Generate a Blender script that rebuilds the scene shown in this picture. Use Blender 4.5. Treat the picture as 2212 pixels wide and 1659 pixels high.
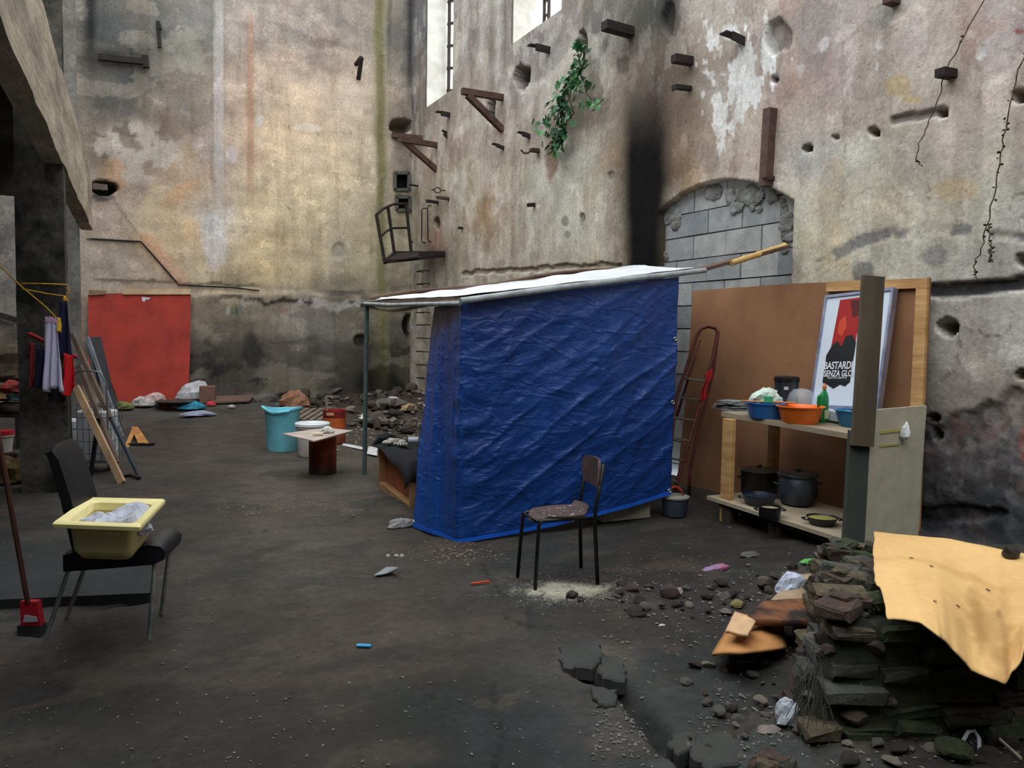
import bpy, math, random
import numpy as np
from mathutils import Vector, Matrix
for o in list(bpy.data.objects): bpy.data.objects.remove(o)
SC = bpy.context.scene; COL = SC.collection
# ------------------------------------------------------------------ camera
FPX = 1700.0; CX, CY = 1106.0, 829.5
YAW, PITCH, ROLL = math.radians(27), math.radians(3.55), math.asin(.016)
EYE = 1.55
fh = Vector((math.sin(YAW), math.cos(YAW), 0)); rh = Vector((math.cos(YAW), -math.sin(YAW), 0))
FW = fh*math.cos(PITCH) - Vector((0, 0, 1))*math.sin(PITCH)
U0 = fh*math.sin(PITCH) + Vector((0, 0, 1))*math.cos(PITCH)
RT = rh*math.cos(ROLL) + U0*math.sin(ROLL)
UP = -rh*math.sin(ROLL) + U0*math.cos(ROLL)
CP = Vector((0, 0, EYE))
cam = bpy.data.cameras.new('camera'); co = bpy.data.objects.new('camera', cam); COL.objects.link(co)
cam.sensor_width = 36; cam.lens = 36*FPX/2212; cam.clip_end = 200; cam.clip_start = .05
co.matrix_world = Matrix(((RT.x, UP.x, -FW.x, 0), (RT.y, UP.y, -FW.y, 0), (RT.z, UP.z, -FW.z, EYE), (0, 0, 0, 1)))
SC.camera = co
# ------------------------------------------------------------------ light: overcast sky over a roofless hall
SC.view_settings.view_transform = 'Standard'; SC.view_settings.look = 'None'
SC.view_settings.gamma = 1; SC.view_settings.use_curve_mapping = False
SC.view_settings.exposure = 1.82
W = bpy.data.worlds.new('overcast_sky'); SC.world = W; W.use_nodes = True
bg = W.node_tree.nodes['Background']; bg.inputs[0].default_value = (.93, .97, 1.0, 1); bg.inputs[1].default_value = 1.0
ROOF_Y = 2.0
# ------------------------------------------------------------------ geometry of the view -> places in the world
def ray(px, py): return FW + RT*((px-CX)/FPX) + UP*((CY-py)/FPX)
def onz(px, py, z=0.): d = ray(px, py); return CP + d*((z-EYE)/d.z)
def onx(px, py, X): d = ray(px, py); return CP + d*(X/d.x)
def ony(px, py, Y): d = ray(px, py); return CP + d*(Y/d.y)
def onp(px, py, p, n): d = ray(px, py); return CP + d*((p-CP).dot(n)/d.dot(n))
def atd(px, py, dep): return CP + ray(px, py)*dep
def zat(p, py):
    k = (CY-py)/FPX; a = Vector((p[0], p[1], 0))-CP
    return -(a.dot(UP)-k*a.dot(FW))/(UP.z-k*FW.z)
def proj(X, Y, Z):
    X, Y, Z = np.asarray(X, float), np.asarray(Y, float), np.asarray(Z, float)-EYE
    w = X*FW.x+Y*FW.y+Z*FW.z; w = np.where(w < .05, .05, w)
    return CX+FPX*(X*RT.x+Y*RT.y+Z*RT.z)/w, CY-FPX*(X*UP.x+Y*UP.y+Z*UP.z)/w
# ------------------------------------------------------------------ noise
_rs = np.random.RandomState(7); _T = _rs.rand(256, 256)
def vn(x, y):
    xi = np.floor(x).astype(int); yi = np.floor(y).astype(int); fx = x-xi; fy = y-yi
    fx = fx*fx*(3-2*fx); fy = fy*fy*(3-2*fy)
    a = _T[xi & 255, yi & 255]; b = _T[(xi+1) & 255, yi & 255]; c = _T[xi & 255, (yi+1) & 255]; d = _T[(xi+1) & 255, (yi+1) & 255]
    return (a*(1-fx)+b*fx)*(1-fy)+(c*(1-fx)+d*fx)*fy
def fbm(x, y, o=4, s=0.):
    r = 0; a = .5; n = 0; x = np.asarray(x, float); y = np.asarray(y, float)
    for i in range(o):
        r = r+a*vn(x+s+i*17.3, y+s*1.7+i*9.1); n += a; a *= .5; x = x*2.03; y = y*2.03
    return r/n
def sst(a, b, x): t = np.clip((x-a)/(b-a), 0, 1); return t*t*(3-2*t)
def seg(px, py, pts):
    d = np.full(np.shape(px), 1e9)
    for (x0, y0), (x1, y1) in zip(pts[:-1], pts[1:]):
        vx, vy = x1-x0, y1-y0; t = np.clip(((px-x0)*vx+(py-y0)*vy)/(vx*vx+vy*vy+1e-9), 0, 1)
        d = np.minimum(d, np.hypot(px-x0-t*vx, py-y0-t*vy))
    return d
def lin(c): c = np.asarray(c, float)/255.; return np.where(c <= .04045, c/12.92, ((c+.055)/1.055)**2.4)
def inpoly(px, py, poly):
    r = np.zeros(np.shape(px), bool); j = len(poly)-1
    for i in range(len(poly)):
        xi, yi = poly[i]; xj, yj = poly[j]
        if yi != yj: r ^= ((yi > py) != (yj > py)) & (px < (xj-xi)*(py-yi)/(yj-yi)+xi)
        j = i
    return r
# ------------------------------------------------------------------ materials
MATS = {}
def nd(nt, t, **k):
    n = nt.nodes.new(t)
    for a, v in k.items(): setattr(n, a, v)
    return n
def mat(name, c, rough=.7, metal=0., c2=None, sc=6., amt=.35, bump=.15, bsc=30., vcol=None, alpha=1., trans=0., spec=.4, stretch=(1, 1, 1), lo=.35, hi=.7, gen=False, fine=.0, sheen=0):
    """procedural material: colour c mottled to c2 by noise, with fine bump; vcol multiplies a stored colour attribute"""
    if name in MATS: return MATS[name]
    m = bpy.data.materials.new(name); m.use_nodes = True; nt = m.node_tree; L = nt.links
    b = nt.nodes['Principled BSDF']; c = list(lin(c)); c2 = [x*(1-amt) for x in c] if c2 is None else list(lin(c2))
    tc = nd(nt, 'ShaderNodeTexCoord'); mp = nd(nt, 'ShaderNodeMapping'); mp.inputs['Scale'].default_value = stretch
    L.new(tc.outputs['Object'], mp.inputs[0])
    n = nd(nt, 'ShaderNodeTexNoise'); n.inputs['Scale'].default_value = sc; n.inputs['Detail'].default_value = 6; n.inputs['Roughness'].default_value = .6
    L.new(mp.outputs[0], n.inputs['Vector'])
    r = nd(nt, 'ShaderNodeMapRange'); r.inputs[1].default_value = lo; r.inputs[2].default_value = hi; L.new(n.outputs[0], r.inputs[0])
    mx = nd(nt, 'ShaderNodeMix', data_type='RGBA'); mx.inputs[6].default_value = (*c, 1); mx.inputs[7].default_value = (*c2, 1)
    L.new(r.outputs[0], mx.inputs[0]); out = mx.outputs[2]
    if vcol:
        at = nd(nt, 'ShaderNodeAttribute', attribute_name=vcol)
        m2 = nd(nt, 'ShaderNodeMix', data_type='RGBA', blend_type='MULTIPLY'); m2.inputs[0].default_value = 1
        L.new(at.outputs['Color'], m2.inputs[6]); L.new(out, m2.inputs[7]); out = m2.outputs[2]
    n2 = nd(nt, 'ShaderNodeTexNoise'); n2.inputs['Scale'].default_value = bsc; n2.inputs['Detail'].default_value = 8; n2.inputs['Roughness'].default_value = .65
    L.new(mp.outputs[0], n2.inputs['Vector'])
    if fine:
        rr = nd(nt, 'ShaderNodeMapRange'); rr.inputs[1].default_value = .3; rr.inputs[2].default_value = .7; rr.inputs[3].default_value = 1-fine; rr.inputs[4].default_value = 1+fine
        L.new(n2.outputs[0], rr.inputs[0]); m3 = nd(nt, 'ShaderNodeVectorMath', operation='SCALE'); L.new(out, m3.inputs[0]); L.new(rr.outputs[0], m3.inputs['Scale']); out = m3.outputs[0]
    L.new(out, b.inputs['Base Color'])
    bp = nd(nt, 'ShaderNodeBump'); bp.inputs['Strength'].default_value = bump; bp.inputs['Distance'].default_value = .02
    L.new(n2.outputs[0], bp.inputs['Height']); L.new(bp.outputs[0], b.inputs['Normal'])
    b.inputs['Roughness'].default_value = rough; b.inputs['Metallic'].default_value = metal
    b.inputs['Specular IOR Level'].default_value = spec
    b.inputs['Alpha'].default_value = alpha
    if trans: b.inputs['Transmission Weight'].default_value = trans
    MATS[name] = m; return m
# ------------------------------------------------------------------ mesh builder
def rotz(a): return Matrix.Rotation(a, 3, 'Z')
class MB:
    def __init__(s): s.v = []; s.f = []
    def add(s, vs, fs):
        n = len(s.v); s.v += [tuple(v) for v in vs]; s.f += [tuple(i+n for i in f) for f in fs]; return s
    def hexa(s, p):     # eight corners: bottom 4, top 4
        return s.add(p, [(3, 2, 1, 0), (4, 5, 6, 7), (0, 1, 5, 4), (1, 2, 6, 5), (2, 3, 7, 6), (3, 0, 4, 7)])
    def box(s, c, d, R=None, bev=.0):
        c = Vector(c); hx, hy, hz = d[0]/2, d[1]/2, d[2]/2; R = R or Matrix.Identity(3)
        b = min(bev, hx*.9, hy*.9, hz*.9)
        if b <= 0:
            return s.hexa([c+R @ Vector(q) for q in ((-hx, -hy, -hz), (hx, -hy, -hz), (hx, hy, -hz), (-hx, hy, -hz), (-hx, -hy, hz), (hx, -hy, hz), (hx, hy, hz), (-hx, hy, hz))])
        vs = []; idx = {}
        for sx in (-1, 1):
            for sy in (-1, 1):
                for sz in (-1, 1):
                    for a in range(3):
                        q = [sx*(hx-(b if a != 0 else 0)), sy*(hy-(b if a != 1 else 0)), sz*(hz-(b if a != 2 else 0))]
                        idx[(sx, sy, sz, a)] = len(vs); vs.append(c+R @ Vector(q))
        fs = []
        for a in range(3):
            o = [i for i in range(3) if i != a]
            for sg in (-1, 1):
                ring = []
                for u, w in ((-1, -1), (1, -1), (1, 1), (-1, 1)):
                    k = [0, 0, 0]; k[a] = sg; k[o[0]] = u; k[o[1]] = w; ring.append(idx[(*k, a)])
                fs.append(ring)
        for a in range(3):            # edges along axis a
            o = [i for i in range(3) if i != a]
            for u in (-1, 1):
                for w in (-1, 1):
                    k0 = [0, 0, 0]; k0[a] = -1; k0[o[0]] = u; k0[o[1]] = w; k1 = list(k0); k1[a] = 1
                    fs.append([idx[(*k0, o[0])], idx[(*k1, o[0])], idx[(*k1, o[1])], idx[(*k0, o[1])]])
        for sx in (-1, 1):
            for sy in (-1, 1):
                for sz in (-1, 1): fs.append([idx[(sx, sy, sz, a)] for a in range(3)])
        return s.add(vs, fs)
    def bar(s, a, b, w, h, up=(0, 0, 1), bev=0.):     # box beam from a to b
        a, b = Vector(a), Vector(b); d = b-a; L = d.length; d.normalize(); up = Vector(up)
        if abs(d.dot(up)) > .98: up = Vector((0, 1, 0)) if abs(d.y) < .9 else Vector((1, 0, 0))
        x = d.cross(up).normalized(); z = x.cross(d).normalized()
        R = Matrix((x, d, z)).transposed()
        return s.box((a+b)/2, (w, L, h), R, bev)
    def tube(s, pts, r, n=8, cap=True, close=False):
        pts = [Vector(p) for p in pts]; m = len(pts); rs = r if isinstance(r, (list, tuple)) else [r]*m
        prev = None; vs = []
        for i, p in enumerate(pts):
            if close: t = pts[(i+1) % m]-pts[i-1]
            else: t = pts[min(i+1, m-1)]-pts[max(i-1, 0)]
            t.normalize()
            if prev is None: x = t.orthogonal().normalized()
            else:
                x = prev-t*prev.dot(t); x = x.normalized() if x.length > 1e-5 else t.orthogonal().normalized()
            prev = x; y = t.cross(x)
            for k in range(n): a = 2*math.pi*k/n; vs.append(p+(x*math.cos(a)+y*math.sin(a))*rs[i])
        fs = []
        for i in range(m if close else m-1):
            j = (i+1) % m
            for k in range(n): k2 = (k+1) % n; fs.append((i*n+k, i*n+k2, j*n+k2, j*n+k))
        if cap and not close: fs.append(tuple(range(n-1, -1, -1))); fs.append(tuple((m-1)*n+k for k in range(n)))
        return s.add(vs, fs)
    def lathe(s, c, prof, n=28, axis=None, sx=1., sy=1., rz=0., cap0=True, cap1=True):  # prof [(r,z)]
        c = Vector(c); vs = []; R = axis or Matrix.Identity(3)
        for r, z in prof:
            for k in range(n):
                a = 2*math.pi*k/n; v = Vector((r*math.cos(a)*sx, r*math.sin(a)*sy, z)); vs.append(c+R @ (rotz(rz) @ v))
        m = len(prof); fs = []
        for i in range(m-1):
            for k in range(n): k2 = (k+1) % n; fs.append((i*n+k, i*n+k2, (i+1)*n+k2, (i+1)*n+k))
        if cap0: fs.append(tuple(range(n-1, -1, -1)))
        if cap1: fs.append(tuple((m-1)*n+k for k in range(n)))
        return s.add(vs, fs)
    def prism(s, poly, off):           # poly: 3D points, extruded by off
        n = len(poly); off = Vector(off); vs = [Vector(p) for p in poly]+[Vector(p)+off for p in poly]
        return s.add(vs, [tuple(range(n-1, -1, -1)), tuple(range(n, 2*n))]+[(i, (i+1) % n, (i+1) % n+n, i+n) for i in range(n)])
    def grid(s, P, nu, nv, th=0., nrm=None):   # P(u,v)->Vector ; optional thickness
        vs = [P(i/nu, j/nv) for i in range(nu+1) for j in range(nv+1)]; k = nv+1
        fs = [(i*k+j, (i+1)*k+j, (i+1)*k+j+1, i*k+j+1) for i in range(nu) for j in range(nv)]
        if th:
            t = Vector(nrm).normalized()*th; m = len(vs); vs = vs+[v+t for v in vs]
            fs += [tuple(q+m for q in reversed(f)) for f in fs]
            ed = [(i*k, (i+1)*k) for i in range(nu)]+[((i+1)*k+nv, i*k+nv) for i in range(nu)]+[(j+1, j) for j in range(nv)]+[(nu*k+j, nu*k+j+1) for j in range(nv)]
            fs += [(a, a+m, b+m, b) for a, b in ed]
        return s.add(vs, fs)
    def rock(s, c, r, seed=0, sq=(1, 1, .7), rough=.28, sub=1, R=None):
        rd = random.Random(seed); t = (1+5**.5)/2
        v = [Vector(p).normalized() for p in ((-1, t, 0), (1, t, 0), (-1, -t, 0), (1, -t, 0), (0, -1, t), (0, 1, t), (0, -1, -t), (0, 1, -t), (t, 0, -1), (t, 0, 1), (-t, 0, -1), (-t, 0, 1))]
        f = [(0, 11, 5), (0, 5, 1), (0, 1, 7), (0, 7, 10), (0, 10, 11), (1, 5, 9), (5, 11, 4), (11, 10, 2), (10, 7, 6), (7, 1, 8), (3, 9, 4), (3, 4, 2), (3, 2, 6), (3, 6, 8), (3, 8, 9), (4, 9, 5), (2, 4, 11), (6, 2, 10), (8, 6, 7), (9, 8, 1)]
        for _ in range(sub):
            mid = {}; nf = []
            def M(a, b):
                k = (min(a, b), max(a, b))
                if k not in mid: mid[k] = len(v); v.append(((v[a]+v[b])/2).normalized())
                return mid[k]
            for a, b, cc in f: x, y, z = M(a, b), M(b, cc), M(cc, a); nf += [(a, x, z), (b, y, x), (cc, z, y), (x, y, z)]
            f = nf
        dirs = [(Vector((rd.gauss(0, 1), rd.gauss(0, 1), rd.gauss(0, 1))).normalized(), rd.uniform(.5, .85)) for _ in range(7)]
        R = R or (Matrix.Rotation(rd.uniform(0, 6.28), 3, 'Z') @ Matrix.Rotation(rd.uniform(-.3, .3), 3, 'X')); c = Vector(c); vs = []
        for p in v:
            k = 1+rd.uniform(-rough, rough)*.35; q = p*k
            for dn, lim in dirs:
                dd = q.dot(dn)
                if dd > lim: q = q-dn*(dd-lim)
            vs.append(c+R @ Vector((q.x*sq[0], q.y*sq[1], q.z*sq[2]))*r)
        return s.add(vs, f)
    def build(s, name, m, par=None, smooth=False, org=None, kind=None, label=None):
        v = np.array([tuple(x) for x in s.v], float)
        if par is not None: o0 = np.array(par['_w'])
        elif org is not None: o0 = np.array(org, float)
        else: o0 = np.array([(v[:, 0].min()+v[:, 0].max())/2, (v[:, 1].min()+v[:, 1].max())/2, v[:, 2].min()])
        me = bpy.data.meshes.new(name); me.from_pydata((v-o0).tolist(), [], s.f); me.materials.append(m)
        if smooth:
            me.polygons.foreach_set('use_smooth', [True]*len(me.polygons))
            if smooth is not True: me.set_sharp_from_angle(angle=math.radians(smooth))
        me.update(); o = bpy.data.objects.new(name, me); COL.objects.link(o)
        if par is not None: o.parent = par
        else: o.location = o0
        o['_w'] = [float(q) for q in o0]
        if kind: o['kind'] = kind
        if label: o['label'] = label
        return o
def tag(o, label, cat, group=None, kind=None):
    o['label'] = label; o['category'] = cat
    if group: o['group'] = group
    if kind: o['kind'] = kind
    return o
def thing(name, label, cat, loc, group=None):
    o = bpy.data.objects.new(name, None); COL.objects.link(o); o.location = loc; o.empty_display_size = .1
    o['_w'] = [float(q) for q in loc]; return tag(o, label, cat, group)
def setattr_col(o, name, cols):
    a = o.data.color_attributes.new(name, 'FLOAT_COLOR', 'POINT'); c = np.ones((len(cols), 4), np.float32); c[:, :3] = cols
    a.data.foreach_set('color', c.ravel())
def gridmesh(name, V, nu, nv, m, keep=None, kind='structure', loc=(0, 0, 0), smooth=True):
    k = nv+1; I, J = np.meshgrid(np.arange(nu), np.arange(nv), indexing='ij')
    F = np.stack([I*k+J, (I+1)*k+J, (I+1)*k+J+1, I*k+J+1], -1).reshape(-1, 4)
    if keep is not None: F = F[keep.ravel()]
    me = bpy.data.meshes.new(name); n = len(V); me.vertices.add(n); me.vertices.foreach_set('co', V.astype(np.float32).ravel())
    me.loops.add(len(F)*4); me.loops.foreach_set('vertex_index', F.astype(np.int32).ravel())
    me.polygons.add(len(F)); me.polygons.foreach_set('loop_start', np.arange(0, len(F)*4, 4, dtype=np.int32))
    me.polygons.foreach_set('loop_total', np.full(len(F), 4, np.int32))
    me.polygons.foreach_set('use_smooth', np.full(len(F), smooth)); me.update(calc_edges=True); me.validate()
    me.materials.append(m); o = bpy.data.objects.new(name, me); COL.objects.link(o); o['kind'] = kind; o['_w'] = [0., 0., 0.]; return o
def shepard(px, py, pts, p=3., s=1.):
    px = px.ravel(); py = py.ravel(); acc = np.zeros((len(px), 3)); w = np.zeros(len(px))
    for x, y, r, g, b in pts:
        k = 1./(((px-x)**2+((py-y)*s)**2)/900.+.35)**(p/2); acc += k[:, None]*lin((r, g, b)); w += k
    return acc/w[:, None]
# ------------------------------------------------------------------ the hall
XW, YB, XL, YR, TOP = 5.5, 15.5, -7.0, -4.0, 11.0
CR_FLOOR = [([(1240, 1440), (1340, 1490), (1400, 1560), (1450, 1620), (1500, 1659)], 20, .11), ([(1340, 1490), (1290, 1490), (1255, 1500)], 5, .03),
            ([(1065, 1480), (1072, 1560), (1085, 1600), (1068, 1659)], 4, .03), ([(640, 1135), (730, 1128), (800, 1100), (840, 1075), (900, 1060)], 4, .04),
            ([(1080, 1330), (1140, 1355), (1195, 1352)], 4, .02), ([(1145, 1310), (1140, 1355)], 4, .02), ([(380, 1165), (500, 1160), (640, 1135)], 2.5, .012),
            ([(1490, 1625), (1560, 1600), (1620, 1590)], 6, .035), ([(1300, 1430), (1330, 1450)], 4, .02), ([(1040, 1215), (1070, 1260), (1090, 1290)], 5, .02),
            ([(0, 1320), (150, 1322), (330, 1300)], 4, .02)]  # last line: shadow along the slab front, darkened and cut like a crack
CR_W = [([tuple(onz(*p))[:2] for p in pts], wd, dp) for pts, wd, dp in CR_FLOOR]
def floor_h(x, y, detail=True):
    x = np.asarray(x, float); y = np.asarray(y, float)
    h = .27*sst(10.2, 14.6, y)+(fbm(x*.5, y*.5, 3)-.5)*.05
    wr = sst(3.6, 4.6, x)*sst(12, 7, y)                       # rubble strip along the right wall
    h = h+.05*wr*fbm(x*3, y*3, 3)
    px, py = proj(x, y, 0*x)
    near = sst(1500, 1900, px)*sst(1080, 1350, py)
    h = h+near*(.07+.05*fbm(x*5, y*5, 3))
    ea = sst(.1, .6, 1-np.hypot((px-1560)/330, (py-1290)/70))*.03; h = h+ea
    h = h+.13*np.exp(-(((px-905)/150)**2+((py-875)/26)**2))+.05*np.exp(-(((px-860)/60)**2+((py-1105)/22)**2))
    h = h-.055*sst(8, -8, py-(1222+.05*(px-0)) )*0
    if detail:
        q = sst(1250, 1700, px)*sst(1150, 1300, py)+sst(600, 760, px)*sst(930, 900, py)*sst(840, 860, py)
        h = h+(fbm(x*14, y*14, 4)-.5)*(.018+.05*np.clip(q, 0, 1))+(fbm(x*4, y*4, 2, 5)-.5)*.02
        for pts, wd, dp in CR_W:
            j = .03*(fbm(x*6, y*6, 3, 3)-.5); d = seg(x+j, y+j, pts); ww = wd/1700*3.5
            h = h-dp*np.exp(-(d/ww)**2)
    return h
def G(px, py, lift=0.):
    z = 0.
    for _ in range(6):
        p = onz(px, py, z); z = float(floor_h(p.x, p.y, False))
    p.z = z+lift; return p
FZ = lambda p: float(floor_h(p[0], p[1], False))
def axis(*parts):
    r = []
    for a, b, s in parts: r += list(np.linspace(a, b, max(1, int(round((b-a)/s))), endpoint=False))
    r.append(parts[-1][1]); return np.array(r)
FK = .94
PL = mat('weathered_plaster', (255, 255, 255), .9, c2=(226, 224, 222), sc=2.2, bump=.4, bsc=26, vcol='stain', fine=.2, spec=.15)
def weather(m, k1=.3, k2=.45):
    nt = m.node_tree; L = nt.links; b = nt.nodes['Principled BSDF']; src = b.inputs['Base Color'].links[0].from_socket; tc = nd(nt, 'ShaderNodeTexCoord')
    def lay(src, sc, st, lo, hi, col, k, det=12, rough=.68, dist=.4):
        mp = nd(nt, 'ShaderNodeMapping'); mp.inputs['Scale'].default_value = st; L.new(tc.outputs['Object'], mp.inputs[0])
        n = nd(nt, 'ShaderNodeTexNoise'); n.inputs['Scale'].default_value = sc; n.inputs['Detail'].default_value = det; n.inputs['Roughness'].default_value = rough; n.inputs['Distortion'].default_value = dist; L.new(mp.outputs[0], n.inputs['Vector'])
        r = nd(nt, 'ShaderNodeMapRange'); r.inputs[1].default_value = lo; r.inputs[2].default_value = hi; r.inputs[3].default_value = 0; r.inputs[4].default_value = k; L.new(n.outputs[0], r.inputs[0])
        mx = nd(nt, 'ShaderNodeMix', data_type='RGBA', blend_type='MULTIPLY'); L.new(r.outputs[0], mx.inputs[0]); L.new(src, mx.inputs[6]); mx.inputs[7].default_value = (*col, 1); return mx.outputs[2], r
    s, r1 = lay(src, 2.6, (1, 1, 1), .575, .585, (1.7, 1.72, 1.75), k1)
    s, r2 = lay(s, 9, (1, 1, .7), .64, .66, (.35, .30, .27), k2)
    s, r3 = lay(s, 5, (1, 1, .12), .5, .62, (.66, .62, .58), .45, 6, .5, 0)
    s, r4 = lay(s, 28, (1, 1, 1), .62, .66, (.5, .46, .42), .5, 4)
    L.new(s, b.inputs['Base Color'])
    bp = nd(nt, 'ShaderNodeBump'); bp.inputs['Strength'].default_value = .5; bp.inputs['Distance'].default_value = .01; L.new(r1.outputs[0], bp.inputs['Height']); L.new(b.inputs['Normal'].links[0].from_socket, bp.inputs['Normal']); L.new(bp.outputs[0], b.inputs['Normal'])

weather(PL)
# ---- floor
gx = axis((XL, -2.6, .12), (-2.6, XW, .028)); gy = axis((YR, .8, .3), (.8, 6.2, .026), (6.2, 10, .045), (10, YB, .07))
X, Y = np.meshgrid(gx, gy, indexing='ij'); Z = floor_h(X, Y)
V = np.stack([X, Y, Z], -1).reshape(-1, 3)
FL = gridmesh('floor', V, len(gx)-1, len(gy)-1, mat('dirty_concrete_floor', (255, 255, 255), .78, c2=(205, 200, 195), sc=1.3, bump=.6, bsc=22, vcol='stain', fine=.3, spec=.3)); weather(FL.data.materials[0], .35, .6)
FL['label'] = 'dark dirty broken concrete and earth floor of the ruined hall'
px, py = proj(X, Y, 0*X)
FC = [(700,1000,86,79,70),(500,960,72,64,58),(300,900,76,76,73),(500,893,74,74,70),(350,960,66,58,52),(400,1080,66,59,53),(600,1100,86,78,69),(700,1150,76,70,63),(620,1200,76,70,62),(800,1300,70,63,54),(500,1300,70,65,58),(450,1230,68,64,58),
      (300,1500,46,43,39),(600,1500,56,50,45),(900,1450,56,51,44),(1000,1550,40,45,44),(950,1530,34,40,36),(1100,1600,44,50,50),(1200,1500,52,52,50),(1270,1420,76,72,66),(1190,1180,48,50,49),(1300,1350,56,52,45),(1150,1200,54,56,54),
      (1600,1150,50,45,41),(1450,1420,42,44,44),(1600,1560,44,43,40),(100,1500,40,38,38),(200,1250,46,50,52),(30,1350,82,80,76),(1700,1400,42,38,34),(2000,1620,42,38,35),(1500,1250,44,40,36),(1400,1180,50,47,44),
      (330,1200,58,52,48),(100,1180,50,52,52),(250,1420,56,52,48),(900,1150,66,58,50),(1400,1600,52,54,52),(1560,1625,60,66,64),(1250,1560,48,52,54),(700,1600,48,45,40),(750,880,60,50,42),(900,900,62,52,44),(1480,1520,50,54,54),(850,1090,60,55,48),(760,1060,88,82,74),(300,1040,66,62,56),(30,1180,52,54,56)]
wx = (fbm(X*1.6, Y*1.6, 4, 1)-.5)*130; wy = (fbm(X*1.6, Y*1.6, 4, 2)-.5)*50
c = shepard(px+wx, py+wy, FC, 3, 2.2)*FK
n1 = (.78+.44*fbm(X*7, Y*7, 5, 4)).ravel()[:, None]; c = c*n1
m = sst(.56, .7, fbm(X*2.3, Y*4.6, 5, 8)).ravel()[:, None]*.35; c = c*(1-m)+lin((96, 84, 72))*FK*m*.9
m = sst(.6, .72, fbm(X*1.9, Y*3, 5, 12)).ravel()[:, None]*.5; c = c*(1-m)+lin((44, 50, 46))*FK*m
for pts, wd, dp in CR_W:
    d = seg(X+.03*(fbm(X*6, Y*6, 3, 3)-.5), Y+.03*(fbm(X*6, Y*6, 3, 3)-.5), pts).ravel()[:, None]; c = c*(1-.85*np.exp(-(d/(wd/1700*3.0))**2))
d = np.hypot((px-1215)/120, (py-1277)/26)+(fbm(X*9, Y*9, 4, 6)-.5)*.9
m = (sst(1.05, .35, d)*sst(.3, .55, fbm(X*30, Y*30, 3, 9)+.25*sst(.8, .2, d))).ravel()[:, None]; c = c*(1-m)+lin((176, 172, 152))*m
setattr_col(FL, 'stain', c)
# ---- right wall
W1 = (13.32, 14.69, 5.92); W2 = (9.5, 11.0, 5.97); WT = .5
def grid_axis(base, extra):
    a = base.copy()
    for e in extra: a[np.argmin(abs(a-e))] = e
    return a
wy_ = grid_axis(axis((YR, 2.4, .3), (2.4, 9, .0185), (9, YB+.8, .036)), [W1[0], W1[1], W2[0], W2[1]])
wz_ = grid_axis(axis((-.3, 4.6, .02), (4.6, 8.8, .04), (8.8, TOP, .3)), [W1[2], W2[2]]) 
X, Zg = np.meshgrid(wy_, wz_, indexing='ij'); Yw = X.copy(); Zw = Zg.copy()
px, py = proj(0*Yw+XW, Yw, Zw)
# blocked arch outline on the wall (y, z)
AP = [(1419, 610), (1420, 520), (1421, 459), (1440, 438), (1471, 416), (1515, 394), (1565, 385), (1616, 389), (1660, 401), (1716, 432), (1713, 500), (1708, 579), (1704, 640)]
ARC = [(onx(x, y, XW).y, onx(x, y, XW).z) for x, y in AP]
yl, yr = ARC[2][0], 5.25
ARC = [(yl, -.4), (yl, 1.2)]+[(yl, ARC[1][1])]+ARC[2:10]+[(yr, 1.2), (yr, -.4)]
dA = seg(Yw, Zw, ARC); inA = inpoly(Yw, Zw, ARC)
near = dA < .0115
for (a, b), (c_, d_) in zip(ARC[:-1], ARC[1:]):      # pull the closest grid points onto the outline
    vx, vy = c_-a, d_-b; t = np.clip(((Yw-a)*vx+(Zw-b)*vy)/(vx*vx+vy*vy), 0, 1); qx, qy = a+t*vx, b+t*vy
    k = near & (np.hypot(Yw-qx, Zw-qy) <= dA+1e-6); Yw = np.where(k, qx, Yw); Zw = np.where(k, qy, Zw)
inA &= ~near
dX = (fbm(Yw*3, Zw*3, 4)-.5)*.03+(fbm(Yw*.8, Zw*.8, 2, 3)-.5)*.05
jx = (fbm(Yw*5, Zw*5, 4, 21)-.5); jy = (fbm(Yw*5, Zw*5, 4, 22)-.5)
bare = sst(5, -8, (872-.0*px+60*jy+45*np.sin(px/55.))-py)*sst(1985, 2010, px)     # plaster gone low down on the right
bare = np.where(px > 1700, sst(-6, 14, py-(880+90*jy+26*np.sin((px-1990)/48.))), 0)*sst(.6, 1.2, 5.4-Yw+1)
dX = dX+bare*(.03+.05*(fbm(Yw*9, Zw*9, 4, 7)-.3))
HOL = [(1127,168,15,30,.25),(1260,95,15,24,.3),(1060,235,9,26,.12),(1680,80,28,38,.06),(2036,243,13,12,.25),(1890,284,13,10,.2),(1743,320,11,8,.2),(2040,706,24,19,.4),(2204,210,16,14,.25),
       (944,480,6,12,.2),(1806,296,8,6,.04),(1674,172,8,9,.1),(2205,808,16,9,.25),(2208,560,14,16,.2),(2013,905,14,10,.14),(2016,940,10,12,.14),(1443,35,14,40,.06),(1187,345,13,42,.02),(2050,1110,150,20,.05),(1258,470,7,11,.03),(1318,382,8,10,.02)]
HM = 0*px
for x, y, rx, ry, dp in HOL:
    d = np.hypot((px-x)/rx+jx*1.1, (py-y)/ry+jy*1.1); k = sst(1.05, .84, d); dX = dX+dp*k; HM = np.maximum(HM, k*min(1, dp*8))
dX = dX*sst(.01, .08, dA)
led = [([(1765,578),(1870,515),(1925,503),(2000,500),(2085,495)],12,.004),([(2145,505),(2212,512)],8,.012),([(2010,625),(2100,622),(2212,612)],15,.035),([(1935,262),(2035,237)],9,.03),([(1000,590),(1200,578),(1340,572)],5,.03)]
LM = 0*px
for pts, wd, dp in led:
    k = sst(1.2, .8, seg(px+jx*14, py+jy*14, pts)/wd); dX = dX+dp*k; LM = np.maximum(LM, k*(1 if dp > .02 else sst(.40, .52, fbm(Yw*6, Zw*6, 4, 90))))
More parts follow.
